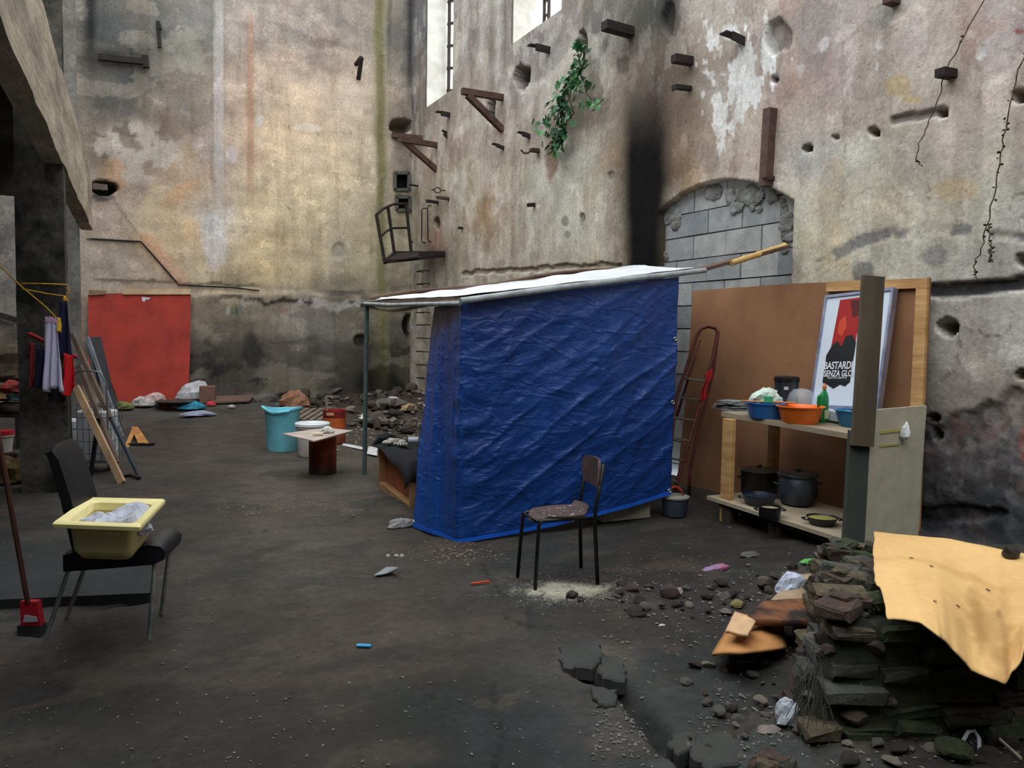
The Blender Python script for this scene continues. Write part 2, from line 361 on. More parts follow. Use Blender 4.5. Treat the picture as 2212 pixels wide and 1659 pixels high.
for _y0, _y1, _z0 in (W1, W2): dX = dX*np.maximum(sst(.02, .25, np.maximum(np.maximum(_y0-Yw, Yw-_y1), _z0-Zw)), 0)
rise = inA*.17
XX = XW+dX*(~inA)+rise
# piers: two shallow buttress strips by the corner
pier = sst(886, 889, px)*sst(932, 929, px)*(Zw < 4)
V = np.stack([XX, Yw, Zw], -1)
mid = lambda a: (a[:-1, :-1]+a[1:, 1:])/2
ymid, zmid = mid(X), mid(Zg)
keep = ~(((ymid > W1[0]) & (ymid < W1[1]) & (zmid > W1[2]) & (zmid < 10.4)) | ((ymid > W2[0]) & (ymid < W2[1]) & (zmid > W2[2]) & (zmid < 10.4)))
WR = gridmesh('wall_right', V.reshape(-1, 3), len(wy_)-1, len(wz_)-1, PL, keep)
WR['label'] = 'tall stained plaster wall with soot, iron brackets and a blocked arch'
RC = [(900,50,112,112,114),(900,250,124,117,110),(900,480,150,141,120),(905,600,132,124,108),(1000,80,150,141,131),(1040,150,168,156,145),(1080,300,168,153,140),(1000,300,165,150,135),(1000,420,172,162,142),(1050,530,180,170,148),(1110,450,176,168,148),(1056,465,172,142,102),(1050,400,178,160,128),(1180,300,162,150,140),
      (1150,200,150,140,132),(1160,120,132,125,122),(1200,400,184,181,166),(1250,350,180,178,165),(1250,480,192,187,170),(1300,420,187,178,150),(1320,520,192,180,148),(1322,250,168,150,128),(1325,350,180,155,120),(1300,180,152,140,124),(1230,60,142,132,126),(1300,50,118,115,106),(1400,50,80,78,72),(1450,140,118,104,92),
      (1475,250,138,118,96),(1470,350,148,124,96),(1490,400,165,140,110),(1520,100,165,150,135),(1560,200,172,162,152),(1600,300,162,142,126),(1540,330,168,148,128),(1640,350,178,165,150),(1650,100,158,142,132),(1700,180,165,145,135),(1760,60,158,148,142),(1800,150,166,150,145),(1800,250,172,156,146),(1850,90,175,165,155),(1900,50,172,157,147),
      (2000,100,186,170,160),(2100,100,176,157,146),(2180,60,186,175,170),(2000,200,186,170,155),(1760,350,178,174,166),(1850,350,190,185,168),(1950,350,196,190,172),(2050,300,191,178,166),(2100,250,186,166,153),(2150,350,186,178,166),(1800,450,196,186,156),(1900,450,202,192,160),(2000,450,196,188,165),(2100,430,191,186,166),(1780,560,196,190,160),
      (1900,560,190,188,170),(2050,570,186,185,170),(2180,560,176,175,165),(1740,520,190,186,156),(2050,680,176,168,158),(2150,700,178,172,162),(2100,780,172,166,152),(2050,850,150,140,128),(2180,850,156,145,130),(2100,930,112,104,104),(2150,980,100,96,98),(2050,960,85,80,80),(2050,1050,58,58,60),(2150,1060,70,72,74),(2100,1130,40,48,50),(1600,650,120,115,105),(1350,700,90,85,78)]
wq = (fbm(Yw*1.3, Zw*1.3, 5, 1)-.5)*70; wr_ = (fbm(Yw*1.3, Zw*1.3, 5, 2)-.5)*90
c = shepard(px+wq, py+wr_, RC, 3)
def put(c, m, col, k=1.): m = np.clip(m, 0, 1).ravel()[:, None]*k; return c*(1-m)+lin(col)*m
streak = fbm(Yw*7, Zw*.45, 4, 31); c = c*(.82+.36*streak).ravel()[:, None]
c = c*(.86+.28*fbm(Yw*4, Zw*4, 5, 33)).ravel()[:, None]
f = fbm(Yw*3.2, Zw*2.2, 6, 41); fl = fbm(Yw*9, Zw*6, 5, 42)
wht = np.exp(-((px-1610)/95)**2-((py-170)/150)**2)+.8*np.exp(-((px-1545)/40)**2-((py-230)/150)**2)+.4*np.exp(-((px-2130)/90)**2-((py-110)/80)**2)+.3*np.exp(-((px-1850)/90)**2-((py-130)/120)**2)+.35*np.exp(-((px-2100)/120)**2-((py-700)/60)**2)
c = put(c, sst(.0, .02, f*.55+fl*.55-.78+.28*wht)*sst(.05, .3, wht), (216, 216, 212), .9)
pk = fbm(Yw*1.7, Zw*1.7, 5, 51); c = put(c, sst(.55, .66, pk)*sst(1500, 1700, px)*sst(420, 250, py), (196, 160, 140), .5)
pk = fbm(Yw*1.5, Zw*1.5, 5, 55); c = put(c, sst(.54, .66, pk)*sst(1700, 1800, px)*sst(250, 400, py)*sst(640, 560, py), (205, 178, 120), .45)
pk = fbm(Yw*2.5, Zw*2.5, 5, 57); c = put(c, sst(.56, .62, pk)*sst(900, 1000, px)*sst(1400, 1300, px), (208, 202, 186), .4)
crk = abs(fbm(Yw*1.1, Zw*1.1, 5, 61)-.5); c = put(c, sst(.006, .002, crk)*sst(.5, .6, fbm(Yw, Zw, 2, 63))*(px > 1450), (70, 62, 55), .7)
q1 = fbm(Yw*2.1, Zw*2.1, 6, 201); q2 = fbm(Yw*3.7, Zw*2.6, 6, 207); up_ = (py < 860)
c = put(c, sst(.535, .55, q1)*up_, (205, 200, 186), .16); c = put(c, sst(.43, .42, q2)*up_, (130, 114, 98), .2); c = put(c, sst(.60, .61, q2)*up_, (212, 206, 192), .3)
# rust streak, soot plume above the hut, smoke halo
c = put(c, np.exp(-((px-1055)/14)**2)*sst(380, 440, py)*sst(570, 500, py), (150, 104, 62), .45)
cx_ = 1397+ (py-300)*-.02+14*(fbm(Yw*.6, Zw*1.1, 3, 71)-.5); hw = 60-12*sst(350, 560, py)+10*(fbm(Yw*2, Zw*1.2, 4, 72)-.5); dd = abs(px-cx_)/hw
c = put(c, sst(2.3, .7, dd)*sst(-90, 260, py), (78, 62, 50), .6)
c = put(c, sst(1.15, .45, dd)*(sst(60, 340, py)), (5, 5, 7), .99)
c = put(c, np.exp(-((px-1440)/26)**2-((py-20)/60)**2), (38, 38, 34), .85)
c = put(c, np.exp(-((px-1375)/60)**2-((py-30)/70)**2), (84, 86, 78), .6)
c = put(c, np.exp(-((px-935)/34)**2-((py-560)/42)**2), (26, 24, 22), .9)
c = put(c, np.exp(-((px-945)/26)**2-((py-515)/34)**2), (150, 108, 84), .6)
c = put(c, np.exp(-((px-886)/9)**2)*sst(330, 120, py), (46, 52, 58), .8)
for xs in (1005, 1042, 1074): c = put(c, np.exp(-((px-xs-wq*.03)/5)**2)*sst(230, 120, py), (186, 184, 180), .5)
for xs in (1022, 1060, 1090): c = put(c, np.exp(-((px-xs)/7)**2)*sst(240, 150, py), (112, 108, 102), .5)
for x, y, rx, ry, col, k in [(1188,350,13,44,(150,122,104),.9),(1222,478,9,12,(120,118,110),.7),(1227,505,7,9,(120,118,110),.7),(1258,474,7,12,(140,132,116),.9),(1318,383,8,11,(140,130,112),.9),(2012,552,34,22,(120,122,122),.6),(1863,590,24,26,(96,98,102),.7),(1528,345,26,30,(140,125,112),.6),
                             (1940,182,26,28,(188,164,118),.8),(1970,215,26,9,(200,176,126),.8),(2060,405,46,24,(206,180,130),.6),(2205,960,10,50,(190,84,44),.9),(2205,70,10,6,(150,60,60),.8),(1905,40,28,30,(140,142,132),.6),(1345,140,14,24,(70,60,52),.7),(1760,170,40,50,(150,138,134),.4)]:
    c = put(c, sst(1.15, .8, np.hypot((px-x)/rx+jx*.9, (py-y)/ry+jy*.9)), col, k)
c = put(c, LM*sst(400, 480, py)*sst(1600, 1700, px), (104, 106, 108), .75); c = put(c, LM*(py > 590)*(px > 1990), (28, 30, 32), .85); c = put(c, LM*(px < 1400), (140, 132, 112), .6)
c = put(c, LM*(py < 300), (126, 120, 112), .8)
c = put(c, bare*sst(.4, .55, fbm(Yw*8, Zw*8, 5, 81)), (84, 78, 78), .7); c = put(c, bare*sst(.56, .64, fbm(Yw*13, Zw*13, 4, 83)), (128, 122, 120), .6); c = put(c, bare*sst(.6, .66, fbm(Yw*6, Zw*6, 4, 85)), (120, 88, 78), .5)
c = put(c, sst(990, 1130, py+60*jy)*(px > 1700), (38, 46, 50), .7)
c = put(c, sst(.65, .0, dA/.22)*(~inA)*sst(420, 460, py)*(px > 1600), (190, 186, 172), .5)
c = put(c, HM, (46, 38, 34), .8)
c = put(c, sst(.09, .03, dA)*inA, (92, 76, 60), .8)
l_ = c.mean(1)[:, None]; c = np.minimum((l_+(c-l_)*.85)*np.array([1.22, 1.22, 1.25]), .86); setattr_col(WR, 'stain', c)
def wall_slab(name, a, b, z0, z1, th, m, label=None):        # plain far side / off-frame walls
    a, b = Vector(a), Vector(b); mb = MB(); d = (b-a).normalized(); n = Vector((d.y, -d.x, 0))*th
    mb.hexa([(*a.xy, z0), (*b.xy, z0), (*(b+n).xy, z0), (*(a+n).xy, z0), (*a.xy, z1), (*b.xy, z1), (*(b+n).xy, z1), (*(a+n).xy, z1)])
    o = mb.build(name, m, org=(0, 0, 0), kind='structure')
    if label: o['label'] = label
    return o
PLP = mat('plain_old_plaster', (190, 180, 165), .9, c2=(140, 132, 120), sc=1.5, bump=.5, bsc=8, spec=.15)
PLD = mat('darkened_plaster', (104, 100, 94), .9, c2=(62, 60, 58), sc=1.5, bump=.5, bsc=8, spec=.15)  # tone darkened to keep bounced light low in the bay and off-frame
# reveals of the two tall windows with their glazing bars
SKM = mat('pale_reveal_plaster', (214, 212, 204), .85, c2=(176, 172, 162), sc=3, bump=.3, bsc=12)
IRON = mat('rusty_iron', (62, 48, 42), .75, .3, c2=(38, 32, 30), sc=14, bump=.5, bsc=60)
for i, (y0, y1, z0) in enumerate((W1, W2)):
    mb = MB()
    mb.hexa([(XW+.03, y1, z0-.04), (XW+WT, y1, z0-.04), (XW+WT, y1+.3, z0-.04), (XW+.03, y1+.3, z0-.04), (XW+.03, y1, 10.5), (XW+WT, y1, 10.5), (XW+WT, y1+.3, 10.5), (XW+.03, y1+.3, 10.5)])
    mb.hexa([(XW+.02, y0-.3, z0-.04), (XW+WT, y0-.3, z0-.04), (XW+WT, y0, z0-.04), (XW+.02, y0, z0-.04), (XW+.02, y0-.3, 10.5), (XW+WT, y0-.3, 10.5), (XW+WT, y0, 10.5), (XW+.02, y0, 10.5)])
    mb.hexa([(XW+.03, y0-.3, z0-.3), (XW+WT, y0-.3, z0-.3), (XW+WT, y1+.3, z0-.3), (XW+.03, y1+.3, z0-.3), (XW+.03, y0-.3, z0), (XW+WT, y0-.3, z0), (XW+WT, y1+.3, z0), (XW+.03, y1+.3, z0)])
    mb.box((XW+WT/2, (y0+y1)/2, 10.5), (WT, y1-y0+.6, .3))
    w = mb.build('window_%d' % (i+1), SKM, kind='structure', org=(XW, y0, z0)); w['label'] = ['tall narrow window opening with bright jamb beside the corner', 'wide bright window opening high above the ivy'][i]
    g = MB(); xg = XW+WT-.06
    if i == 0:
        yb_ = onx(970, 120, xg).y
        for yy in (yb_, yb_-.5): g.box((xg, yy, (z0+10.3)/2), (.05, .05, 10.3-z0))
        k = z0+.25
        while k < 10.2: g.bar((xg-.03, yb_-.5, k), (xg-.03, yb_, k+.12), .035, .05); k += .42
        g.build('glazing_bar', IRON, par=w)
    else:
        yb_ = onx(1181, 10, xg).y
        for yy in (yb_-.07, yb_+.07): g.box((xg, yy, (z0+10.3)/2), (.04, .035, 10.3-z0))
        k = z0+.2
        while k < 10.2: g.box((xg, yb_, k), (.03, .16, .03)); k += .22
        g.build('glazing_bar', IRON, par=w)
# ---- concrete blocks closing the arch: every block a part of the wall
BLK = [mat('concrete_block_%s' % n, tuple(q+42 for q in cc), .92, c2=tuple(q+34 for q in c2), sc=5, bump=.35, bsc=40, spec=.15) for n, cc, c2 in (('grey', (122, 124, 124), (98, 101, 103)), ('pale', (136, 138, 136), (112, 114, 112)), ('dark', (104, 108, 112), (84, 88, 92)))]
def clip(poly, ax, v, sg):
    out = []
    for i in range(len(poly)):
        a, b = poly[i], poly[(i+1) % len(poly)]; da, db = (a[ax]-v)*sg, (b[ax]-v)*sg
        if da >= 0: out.append(a)
        if da*db < 0: t = da/(da-db); out.append((a[0]+(b[0]-a[0])*t, a[1]+(b[1]-a[1])*t))
    return out
rd = random.Random(5); zc = -.1; row = 0
while zc < 3.3:
    yy = yr-.5+(.27 if row % 2 else 0)
    while yy < yl+.1:
        poly = list(ARC)
        for ax, v, sg in ((0, yy+.006, 1), (0, yy+.494, -1), (1, zc+.006, 1), (1, zc+.244, -1)):
            poly = clip(poly, ax, v, sg)
            if len(poly) < 3: break
        if len(poly) >= 3:
            ar = abs(sum(poly[i][0]*poly[(i+1) % len(poly)][1]-poly[(i+1) % len(poly)][0]*poly[i][1] for i in range(len(poly))))/2
            if ar > .006:
                xo = XW+.105+rd.uniform(-.006, .006)
                MB().prism([(xo, p[0], p[1]) for p in poly], (.07, 0, 0)).build('block', rd.choice(BLK), par=WR)
        yy += .5
    zc += .25; row += 1
# mortar smears and crumbled infill round the arch rim
MORT = mat('crumbly_mortar', (150, 152, 150), .95, c2=(96, 92, 86), sc=9, bump=.9, bsc=30)
for (x, y, n, sx, sy) in ((1445, 460, 26, 26, 26), (1432, 520, 14, 8, 34), (1560, 418, 20, 60, 12), (1640, 425, 22, 40, 16), (1698, 480, 22, 12, 50), (1610, 440, 10, 30, 18)):
    mb = MB()
    for k in range(n):
        p = onx(x+rd.gauss(0, sx*.5), y+rd.gauss(0, sy*.5), XW+.1)
        if inpoly(np.array([p.y]), np.array([p.z]), ARC)[0]: mb.rock(p, rd.uniform(.03, .075), k*7+x, sq=(.35, 1.2, .9), sub=1, R=Matrix.Identity(3))
    if mb.v: mb.build('mortar', MORT, par=WR, kind='stuff')
# ---- back wall
bx = axis((XL, -1.6, .1), (-1.6, XW+.02, .035)); bz = axis((-.2, 9, .04), (9, TOP, .3))
Xb, Zb = np.meshgrid(bx, bz, indexing='ij'); px, py = proj(Xb, 0*Xb+YB, Zb)
jx = fbm(Xb*3, Zb*3, 4, 21)-.5; jy = fbm(Xb*3, Zb*3, 4, 22)-.5
dY = (fbm(Xb*2.5, Zb*2.5, 4)-.5)*.04+(fbm(Xb*.7, Zb*.7, 2, 3)-.5)*.06
low = sst(-4, 6, py-(632+.03*(px-400)*0+22*jy)); dY = dY-.05*low*sst(380, 420, px)         # thicker lower course stands proud
for x, y, rx, ry, dp in [(225,405,30,14,.4),(866,272,22,16,.5),(868,392,15,17,.5),(871,439,14,14,.5),(777,735,16,14,.1),(880,700,12,24,.2),(735,545,16,18,.03)]:
    dd = np.maximum(abs(px-x)/rx, abs(py-y)/ry) if x in (868, 871) else np.hypot((px-x)/rx+jx*.9, (py-y)/ry+jy*.9)
    dY = dY+dp*sst(1.08, .85, dd)
dY = dY-.03*sst(14, 10, abs(px-470))*sst(430, 380, py)       # raised chase of paler plaster
dY = dY+.25*np.exp(-((px-822)/9)**2)*0
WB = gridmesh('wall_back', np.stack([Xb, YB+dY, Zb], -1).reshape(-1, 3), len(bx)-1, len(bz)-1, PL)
WB['label'] = 'tall back wall of ochre plaster, sooty grey near the floor'
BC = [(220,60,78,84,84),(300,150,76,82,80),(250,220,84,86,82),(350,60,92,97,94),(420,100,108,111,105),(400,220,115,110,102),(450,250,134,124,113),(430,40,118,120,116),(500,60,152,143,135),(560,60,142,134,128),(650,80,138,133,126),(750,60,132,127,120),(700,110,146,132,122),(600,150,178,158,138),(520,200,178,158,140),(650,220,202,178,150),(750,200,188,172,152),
      (600,300,216,192,156),(700,330,220,198,162),(780,300,196,180,152),(520,300,192,168,142),(450,330,168,158,155),(400,350,168,142,112),(300,300,114,105,94),(250,350,118,108,97),(350,300,128,114,100),(300,400,152,132,120),(230,450,168,153,140),(350,450,188,168,132),(420,500,208,178,128),(350,530,198,172,132),(460,480,192,188,182),(560,450,212,192,148),(650,450,210,193,152),
      (700,420,214,198,162),(760,450,197,184,152),(560,560,202,180,132),(650,560,197,180,142),(740,550,187,177,147),(250,560,168,157,140),(330,590,168,154,132),(230,600,162,152,136),(450,590,192,177,142),(785,560,177,167,132),(860,100,104,104,100),(850,250,130,120,108),(860,350,125,118,108),(850,500,152,146,116),(860,600,142,136,110),
      (450,670,128,118,98),(550,680,132,124,107),(650,680,132,130,122),(700,720,127,127,122),(750,680,112,107,94),(430,750,84,80,72),(500,720,106,101,90),(560,790,48,49,48),(460,800,43,47,48),(520,835,64,64,60),(620,790,86,83,76),(700,790,90,88,80),(750,780,88,84,72),(800,730,100,95,82),(850,690,98,95,82),(850,770,58,56,48),(820,835,30,30,24),(700,840,48,48,36),(600,845,54,52,42),(430,845,44,44,40),
      (870,640,108,104,90),(20,500,95,98,98),(20,600,115,115,112),(20,690,130,128,118),(15,750,60,55,48),(300,700,110,100,90)]
c = shepard(px+jx*70, py+jy*60, BC, 3)  # control tones run darker towards the upper left
c = c*(.84+.32*fbm(Xb*1.2, Zb*8, 4, 31)).ravel()[:, None]*(.84+.32*fbm(Xb*5, Zb*5, 5, 33)).ravel()[:, None]
q1 = fbm(Xb*1.6, Zb*3.4, 6, 201); q2 = fbm(Xb*3, Zb*3, 6, 207); c = put(c, sst(.54, .55, q1), (210, 200, 176), .14); c = put(c, sst(.42, .41, q2), (120, 108, 92), .16)
f = fbm(Xb*3, Zb*3, 6, 41); z0 = np.exp(-((px-290)/110)**2-((py-330)/70)**2)
c = put(c, sst(.50, .54, f)*sst(.25, .6, z0), (184, 178, 166), .75); c = put(c, sst(.5, .56, fbm(Xb*1.6, Zb*1.6, 5, 43))*sst(.2, .6, np.exp(-((px-330)/110)**2-((py-370)/80)**2)), (190, 150, 108), .75)
c = put(c, sst(12, 9, abs(px-472+jx*4))*sst(470, 380, py), (176, 174, 172), .6); c = put(c, sst(20, 6, abs(px-472))*sst(10, 14, abs(px-472)), (98, 96, 92), .4)
c = put(c, sst(11, 5, abs(px-541))*sst(480, 350, py)*sst(0, 80, py), (172, 128, 96), .55)
c = put(c, sst(15, 4, abs(px-822+jx*10-.01*(py-300))), (96, 98, 42), .85); c = put(c, sst(8, 2, abs(px-840+jx*10))*sst(260, 60, py), (50, 56, 44), .6)
c = put(c, sst(24, 14, abs(px-822+jx*16)), (150, 146, 112), .3)
c = put(c, sst(.44, .54, fbm(Xb*.9, Zb*2.2, 5, 45))*low*sst(380, 420, px)*sst(700, 760, py), (44, 44, 42), .55)
c = put(c, sst(6, 3, abs(py-(645+.03*(px-400)+jy*34)))*sst(400, 520, px)*sst(880, 780, px), (30, 31, 30), .85)
c = put(c, sst(12, 6, abs(py-(655+jy*40)))*sst(500, 560, px)*sst(830, 780, px)*sst(.5, .56, f), (176, 176, 170), .7)
c = put(c, sst(5, 2.5, abs(py-(612+.05*(px-400)+jy*20)))*sst(190, 220, px)*sst(580, 540, px), (60, 54, 46), .7)
c = put(c, sst(9, 4, abs(py-(632+jy*14)))*sst(690, 720, px)*sst(800, 780, px), (46, 50, 54), .7)
c = put(c, sst(2.6, 1.3, seg(px, py, [(190, 517), (305, 522), (385, 614), (420, 617)])), (34, 32, 30), .9)
c = put(c, sst(26, 4, seg(px, py, [(318, 520), (392, 606)])), (196, 140, 104), .5)
c = put(c, sst(2.6, 1.3, seg(px, py, [(236, 420), (305, 515)])), (110, 84, 66), .6)
c = put(c, np.exp(-((px-196)/14)**2)*sst(240, 60, py), (18, 20, 22), .85)  # shadow beside the grey pier, painted into the wall colour
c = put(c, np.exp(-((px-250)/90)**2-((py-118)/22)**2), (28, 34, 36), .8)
c = put(c, np.exp(-((px-886)/9)**2)*sst(300, 120, py), (40, 46, 52), .85)
c = put(c, np.exp(-((px-735)/17)**2-((py-545)/20)**2), (150, 150, 138), .8)
for x, y, rx, ry, col, k in [(700,95,40,12,(110,92,84),.6),(560,260,10,14,(190,192,196),.7),(660,275,30,10,(230,224,205),.5),(500,330,12,20,(200,200,205),.6),(465,520,26,60,(192,196,200),.6),(880,705,9,26,(16,16,16),.9),(777,735,18,16,(40,42,42),.8),(620,855,26,9,(12,12,12),.9),(820,840,60,40,(20,20,16),.7),(225,425,26,10,(70,72,76),.7),(225,402,32,18,(24,22,20),.9),(545,760,22,40,(34,36,40),.6)]:
    c = put(c, sst(1.2, .75, np.hypot((px-x)/rx+jx*.9, (py-y)/ry+jy*.9)), col, k)
for x, col in ((502,(60,110,80)),(508,(40,90,60)),(516,(50,130,140)),(490,(190,196,196)),(614,(190,110,100))): c = put(c, sst(2.6, 1.4, abs(px-x+jx*3))*sst(660, 664, py)*sst(684, 678, py), col, .7)
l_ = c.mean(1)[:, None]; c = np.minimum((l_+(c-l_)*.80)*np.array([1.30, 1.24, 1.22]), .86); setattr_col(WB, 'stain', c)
# ---- off-frame shell, side bay and the heavy beam on its piers
wall_slab('wall_left', (XL, YR, 0), (XL, YB, 0), -.2, 11, -.3, PLD)
wall_slab('wall_rear', (XL, YR, 0), (XW, YR, 0), -.2, 8, .3, PLD)
mb = MB(); mb.box(((XL-.75)/2, (YR+10.6)/2, 3.75), (-XL-.75+0.0, 10.6-YR, .35)); cl = mb.build('ceiling_side_bay', PLD, kind='structure', org=(0, 0, 0)); cl['label'] = 'dark concrete ceiling over the side bay'
mb = MB(); mb.box(((XL-.75)/2, 10.75, 3.5), (-XL-.75, .3, .86)); o = mb.build('trim_4', PLD, kind='structure', org=(0, 0, 0)); o['label'] = 'dark cross beam closing the far edge of the side bay ceiling'
CONC = mat('rough_grey_concrete', (116, 114, 108), .92, c2=(66, 66, 64), sc=3.2, bump=.8, bsc=18, fine=.3, spec=.15)
CONL = mat('pale_streaked_concrete', (190, 178, 158), .9, c2=(128, 118, 104), sc=2.4, bump=.7, bsc=14, stretch=(1, .35, 1.6), fine=.2, spec=.15)
P0 = atd(5, 50, 3.9); P1 = atd(145, 370, 7.6); P2 = atd(204, 508, 12.6)
zb = (P0.z+P1.z+P2.z)/3
A0 = onz(-260, -560, zb) if False else None
d01 = (P2-P1); d01.z = 0; d01.normalize(); Q0 = P1-d01*6.2; Q1 = P1+d01*5.0
Q0.z = Q1.z = zb; nrm = Vector((-d01.y, d01.x, 0))
def Z3(p, z): return Vector((p.x, p.y, z))
nseg = 40; sec = MB(); ring = []
for i in range(nseg+1):
    t = i/nseg; p = Q0.lerp(Q1, t); jz = (float(fbm(t*9, 3.3, 3))-.5)*.05
    zt = zb+.84; zbm = zb+jz*.5
    ring.append([p, Z3(p, zbm), Z3(p, zt), zbm, zt])
vs = []; fs = []
for i, (p, a, b, z0, z1) in enumerate(ring):
    for k in range(7): q = Z3(p, z0+(z1-z0)*k/6)+nrm*(-.0+(float(fbm(i*.6, k*.8, 3))-.5)*.035); vs.append(q)
    vs.append(Z3(p+nrm*.16, z1)); vs.append(Z3(p+nrm*.16, z0))
n9 = 9
for i in range(nseg):
    for k in range(n9): k2 = (k+1) % n9; fs.append((i*n9+k, (i+1)*n9+k, (i+1)*n9+k2, i*n9+k2))
fs.append(tuple(range(n9))); fs.append(tuple(nseg*n9+k for k in reversed(range(n9))))
sec.add(vs, fs); bm_ = sec.build('trim_1', CONL, kind='structure', org=Q0); bm_['label'] = 'long pale concrete beam running back over the side piers'
def pier(name, x0, x1, y0, y1, z1, m, label, seed=0):
    g = MB(); nx, nz = 8, int(z1/.12)
    per = [(x0+(x1-x0)*i/nx, y0) for i in range(nx)]+[(x1, y0+(y1-y0)*i/nx) for i in range(nx)]+[(x1-(x1-x0)*i/nx, y1) for i in range(nx)]+[(x0, y1-(y1-y0)*i/nx) for i in range(nx)]
    n = len(per); cx, cy = (x0+x1)/2, (y0+y1)/2; V = []
    for j in range(nz+1):
        z = z1*j/nz
        for i, (a, b) in enumerate(per):
            k = 1+(float(fbm(i*.7+seed, z*2.2, 4))-.5)*.07; V.append((cx+(a-cx)*k, cy+(b-cy)*k, z))
    F = [(j*n+i, j*n+(i+1) % n, (j+1)*n+(i+1) % n, (j+1)*n+i) for j in range(nz) for i in range(n)]+[tuple(nz*n+i for i in range(n))]
    g.add(V, F); o = g.build(name, m, kind='structure', org=(cx, cy, 0)); o['label'] = label; return o
c1 = G(150, 1060); c1l = G(45, 1060)
PX1 = c1.x; PY1 = c1.y; PX0 = ony(40, 800, PY1).x
CONM = mat('mossy_concrete_pier', (84, 82, 76), .92, c2=(36, 36, 33), sc=2.6, bump=.8, bsc=16, fine=.35, spec=.15, lo=.4, hi=.62)
pier('trim_2', PX0, PX1, PY1-.02, PY1+.42, 7.5, CONM, 'dark stained concrete pier behind the hanging laundry')
c2 = atd(178, 713+1700*1.55/11.2, 11.2)
pier('trim_3', c2.x-.62, c2.x, c2.y, c2.y+.4, 9.5, mat('grey_concrete_pier', (136, 133, 126), .92, c2=(92, 90, 84), sc=3, bump=.6, bsc=16, fine=.25, spec=.15), 'lighter grey concrete pier behind the dark one', 9)
# ------------------------------------------------------------------ the blue hut
TARP = mat('blue_tarpaulin', (4, 62, 136), .36, c2=(4, 50, 116), sc=1.2, bump=.35, bsc=38, spec=.6)
def creases(m, sc=2.6, st=(1, 1, 1), k=.24):
    nt = m.node_tree; L = nt.links; b = nt.nodes['Principled BSDF']; src = b.inputs['Normal'].links[0].from_node; prev = src
    tc = nd(nt, 'ShaderNodeTexCoord')
    for j, (scl, rot, stt) in enumerate(((sc, (.0, .5, .3), (1, 1, .35)), (sc*2.3, (.6, -.5, .2), (.5, .5, 1.1)), (sc*.8, (.2, .8, -.3), (.35, .35, 1)))):
        mp = nd(nt, 'ShaderNodeMapping'); mp.inputs['Rotation'].default_value = rot; mp.inputs['Scale'].default_value = stt; L.new(tc.outputs['Object'], mp.inputs[0])
        n = nd(nt, 'ShaderNodeTexNoise'); n.inputs['Scale'].default_value = scl; n.inputs['Detail'].default_value = 3; n.inputs['Distortion'].default_value = .6; L.new(mp.outputs[0], n.inputs['Vector'])
        a = nd(nt, 'ShaderNodeMath', operation='SUBTRACT'); a.inputs[1].default_value = .5; L.new(n.outputs[0], a.inputs[0]); a2 = nd(nt, 'ShaderNodeMath', operation='ABSOLUTE'); L.new(a.outputs[0], a2.inputs[0])
        r = nd(nt, 'ShaderNodeMapRange'); r.inputs[2].default_value = .10; r.inputs[3].default_value = 1; r.inputs[4].default_value = 0; L.new(a2.outputs[0], r.inputs[0])
        bp = nd(nt, 'ShaderNodeBump'); bp.inputs['Strength'].default_value = k; bp.inputs['Distance'].default_value = .02; L.new(r.outputs[0], bp.inputs['Height']); L.new(prev.outputs[0], bp.inputs['Normal']); prev = bp
    L.new(prev.outputs[0], b.inputs['Normal'])
creases(TARP)
HEM = mat('tarpaulin_hem', (30, 100, 215), .35, sc=5, bump=.2)
METAL = mat('brass_eyelet', (200, 200, 190), .35, .8, sc=5)
tc_b = G(990, 1174); tc_t = Vector((tc_b.x, tc_b.y, zat(tc_b, 652)))
tr_g = G(1448, 1118); tr_b = Z3(tr_g, zat(tr_g, 1068)); tr_t = Z3(tr_g, zat(tr_g, 598))+(rh*.01)
tl_b = G(893, 1140, .01); q = G(936, 1085); tl_t = Z3(q, zat(q, 664))
nA = (tr_b-tc_b).cross(Vector((0, 0, 1))).normalized(); nB = (tc_b-tl_b).cross(Vector((0, 0, 1))).normalized()
if nA.dot(fh) > 0: nA = -nA
if nB.dot(fh) > 0: nB = -nB
def tarp_pt(s, t, side):      # t 0 bottom..1 top
    if side: p = tc_b.lerp(tr_b, s).lerp(tc_t.lerp(tr_t, s), t); n = nA; L = 2.3
    else: p = tl_b.lerp(tc_b, s).lerp(tl_t.lerp(tc_t, s), t); n = nB; L = .95
    if side: p = p+Vector((0, 0, -.035*math.sin(math.pi*s)*(1-t)))
    u = s*L+(0 if side else 5); w = t*1.9; e = min(1, 6*s*(1 if side else 9)+.0, 99)
    a = math.radians(24); u1 = u*math.cos(a)+w*math.sin(a); w1 = -u*math.sin(a)+w*math.cos(a)
    r1 = 1-abs(2*float(fbm(u1*.9, w1*5.5, 3, 3))-1); r2 = 1-abs(2*float(fbm(u*3, w*3.2, 4, 9))-1)
    a = math.radians(62); u2 = u*math.cos(a)+w*math.sin(a); w2 = -u*math.sin(a)+w*math.cos(a)
    r3 = float(fbm(u2*.5, w2*2.6, 3, 12))
    if not side: r1 = 1-abs(2*float(fbm(w*.8+2, u*7, 3, 3))-1); r3 = float(fbm(w*.5, u*5, 2, 2))
    amp = (.35+.65*min(1, 4*t*(1-t)+.15))
    c = math.exp(-(s*L/.22)**2) if side else math.exp(-((1-s)*L/.15)**2)
    d = (r1**3*.018+(r2-.6)*.012+(r3-.5)*.07)*amp*(1-.5*c)+.012*math.sin(26*w+3*r2)*c*t*(1-t)*4*r2
    if side: d += .05*math.sin(math.pi*min(1, s*1.1))*(1-t)*t*2
    k = 1 if (not side or s > .02) else s/.02
    if not side and s > .97: k = (1-s)/.03
    return p+n*(d*k)
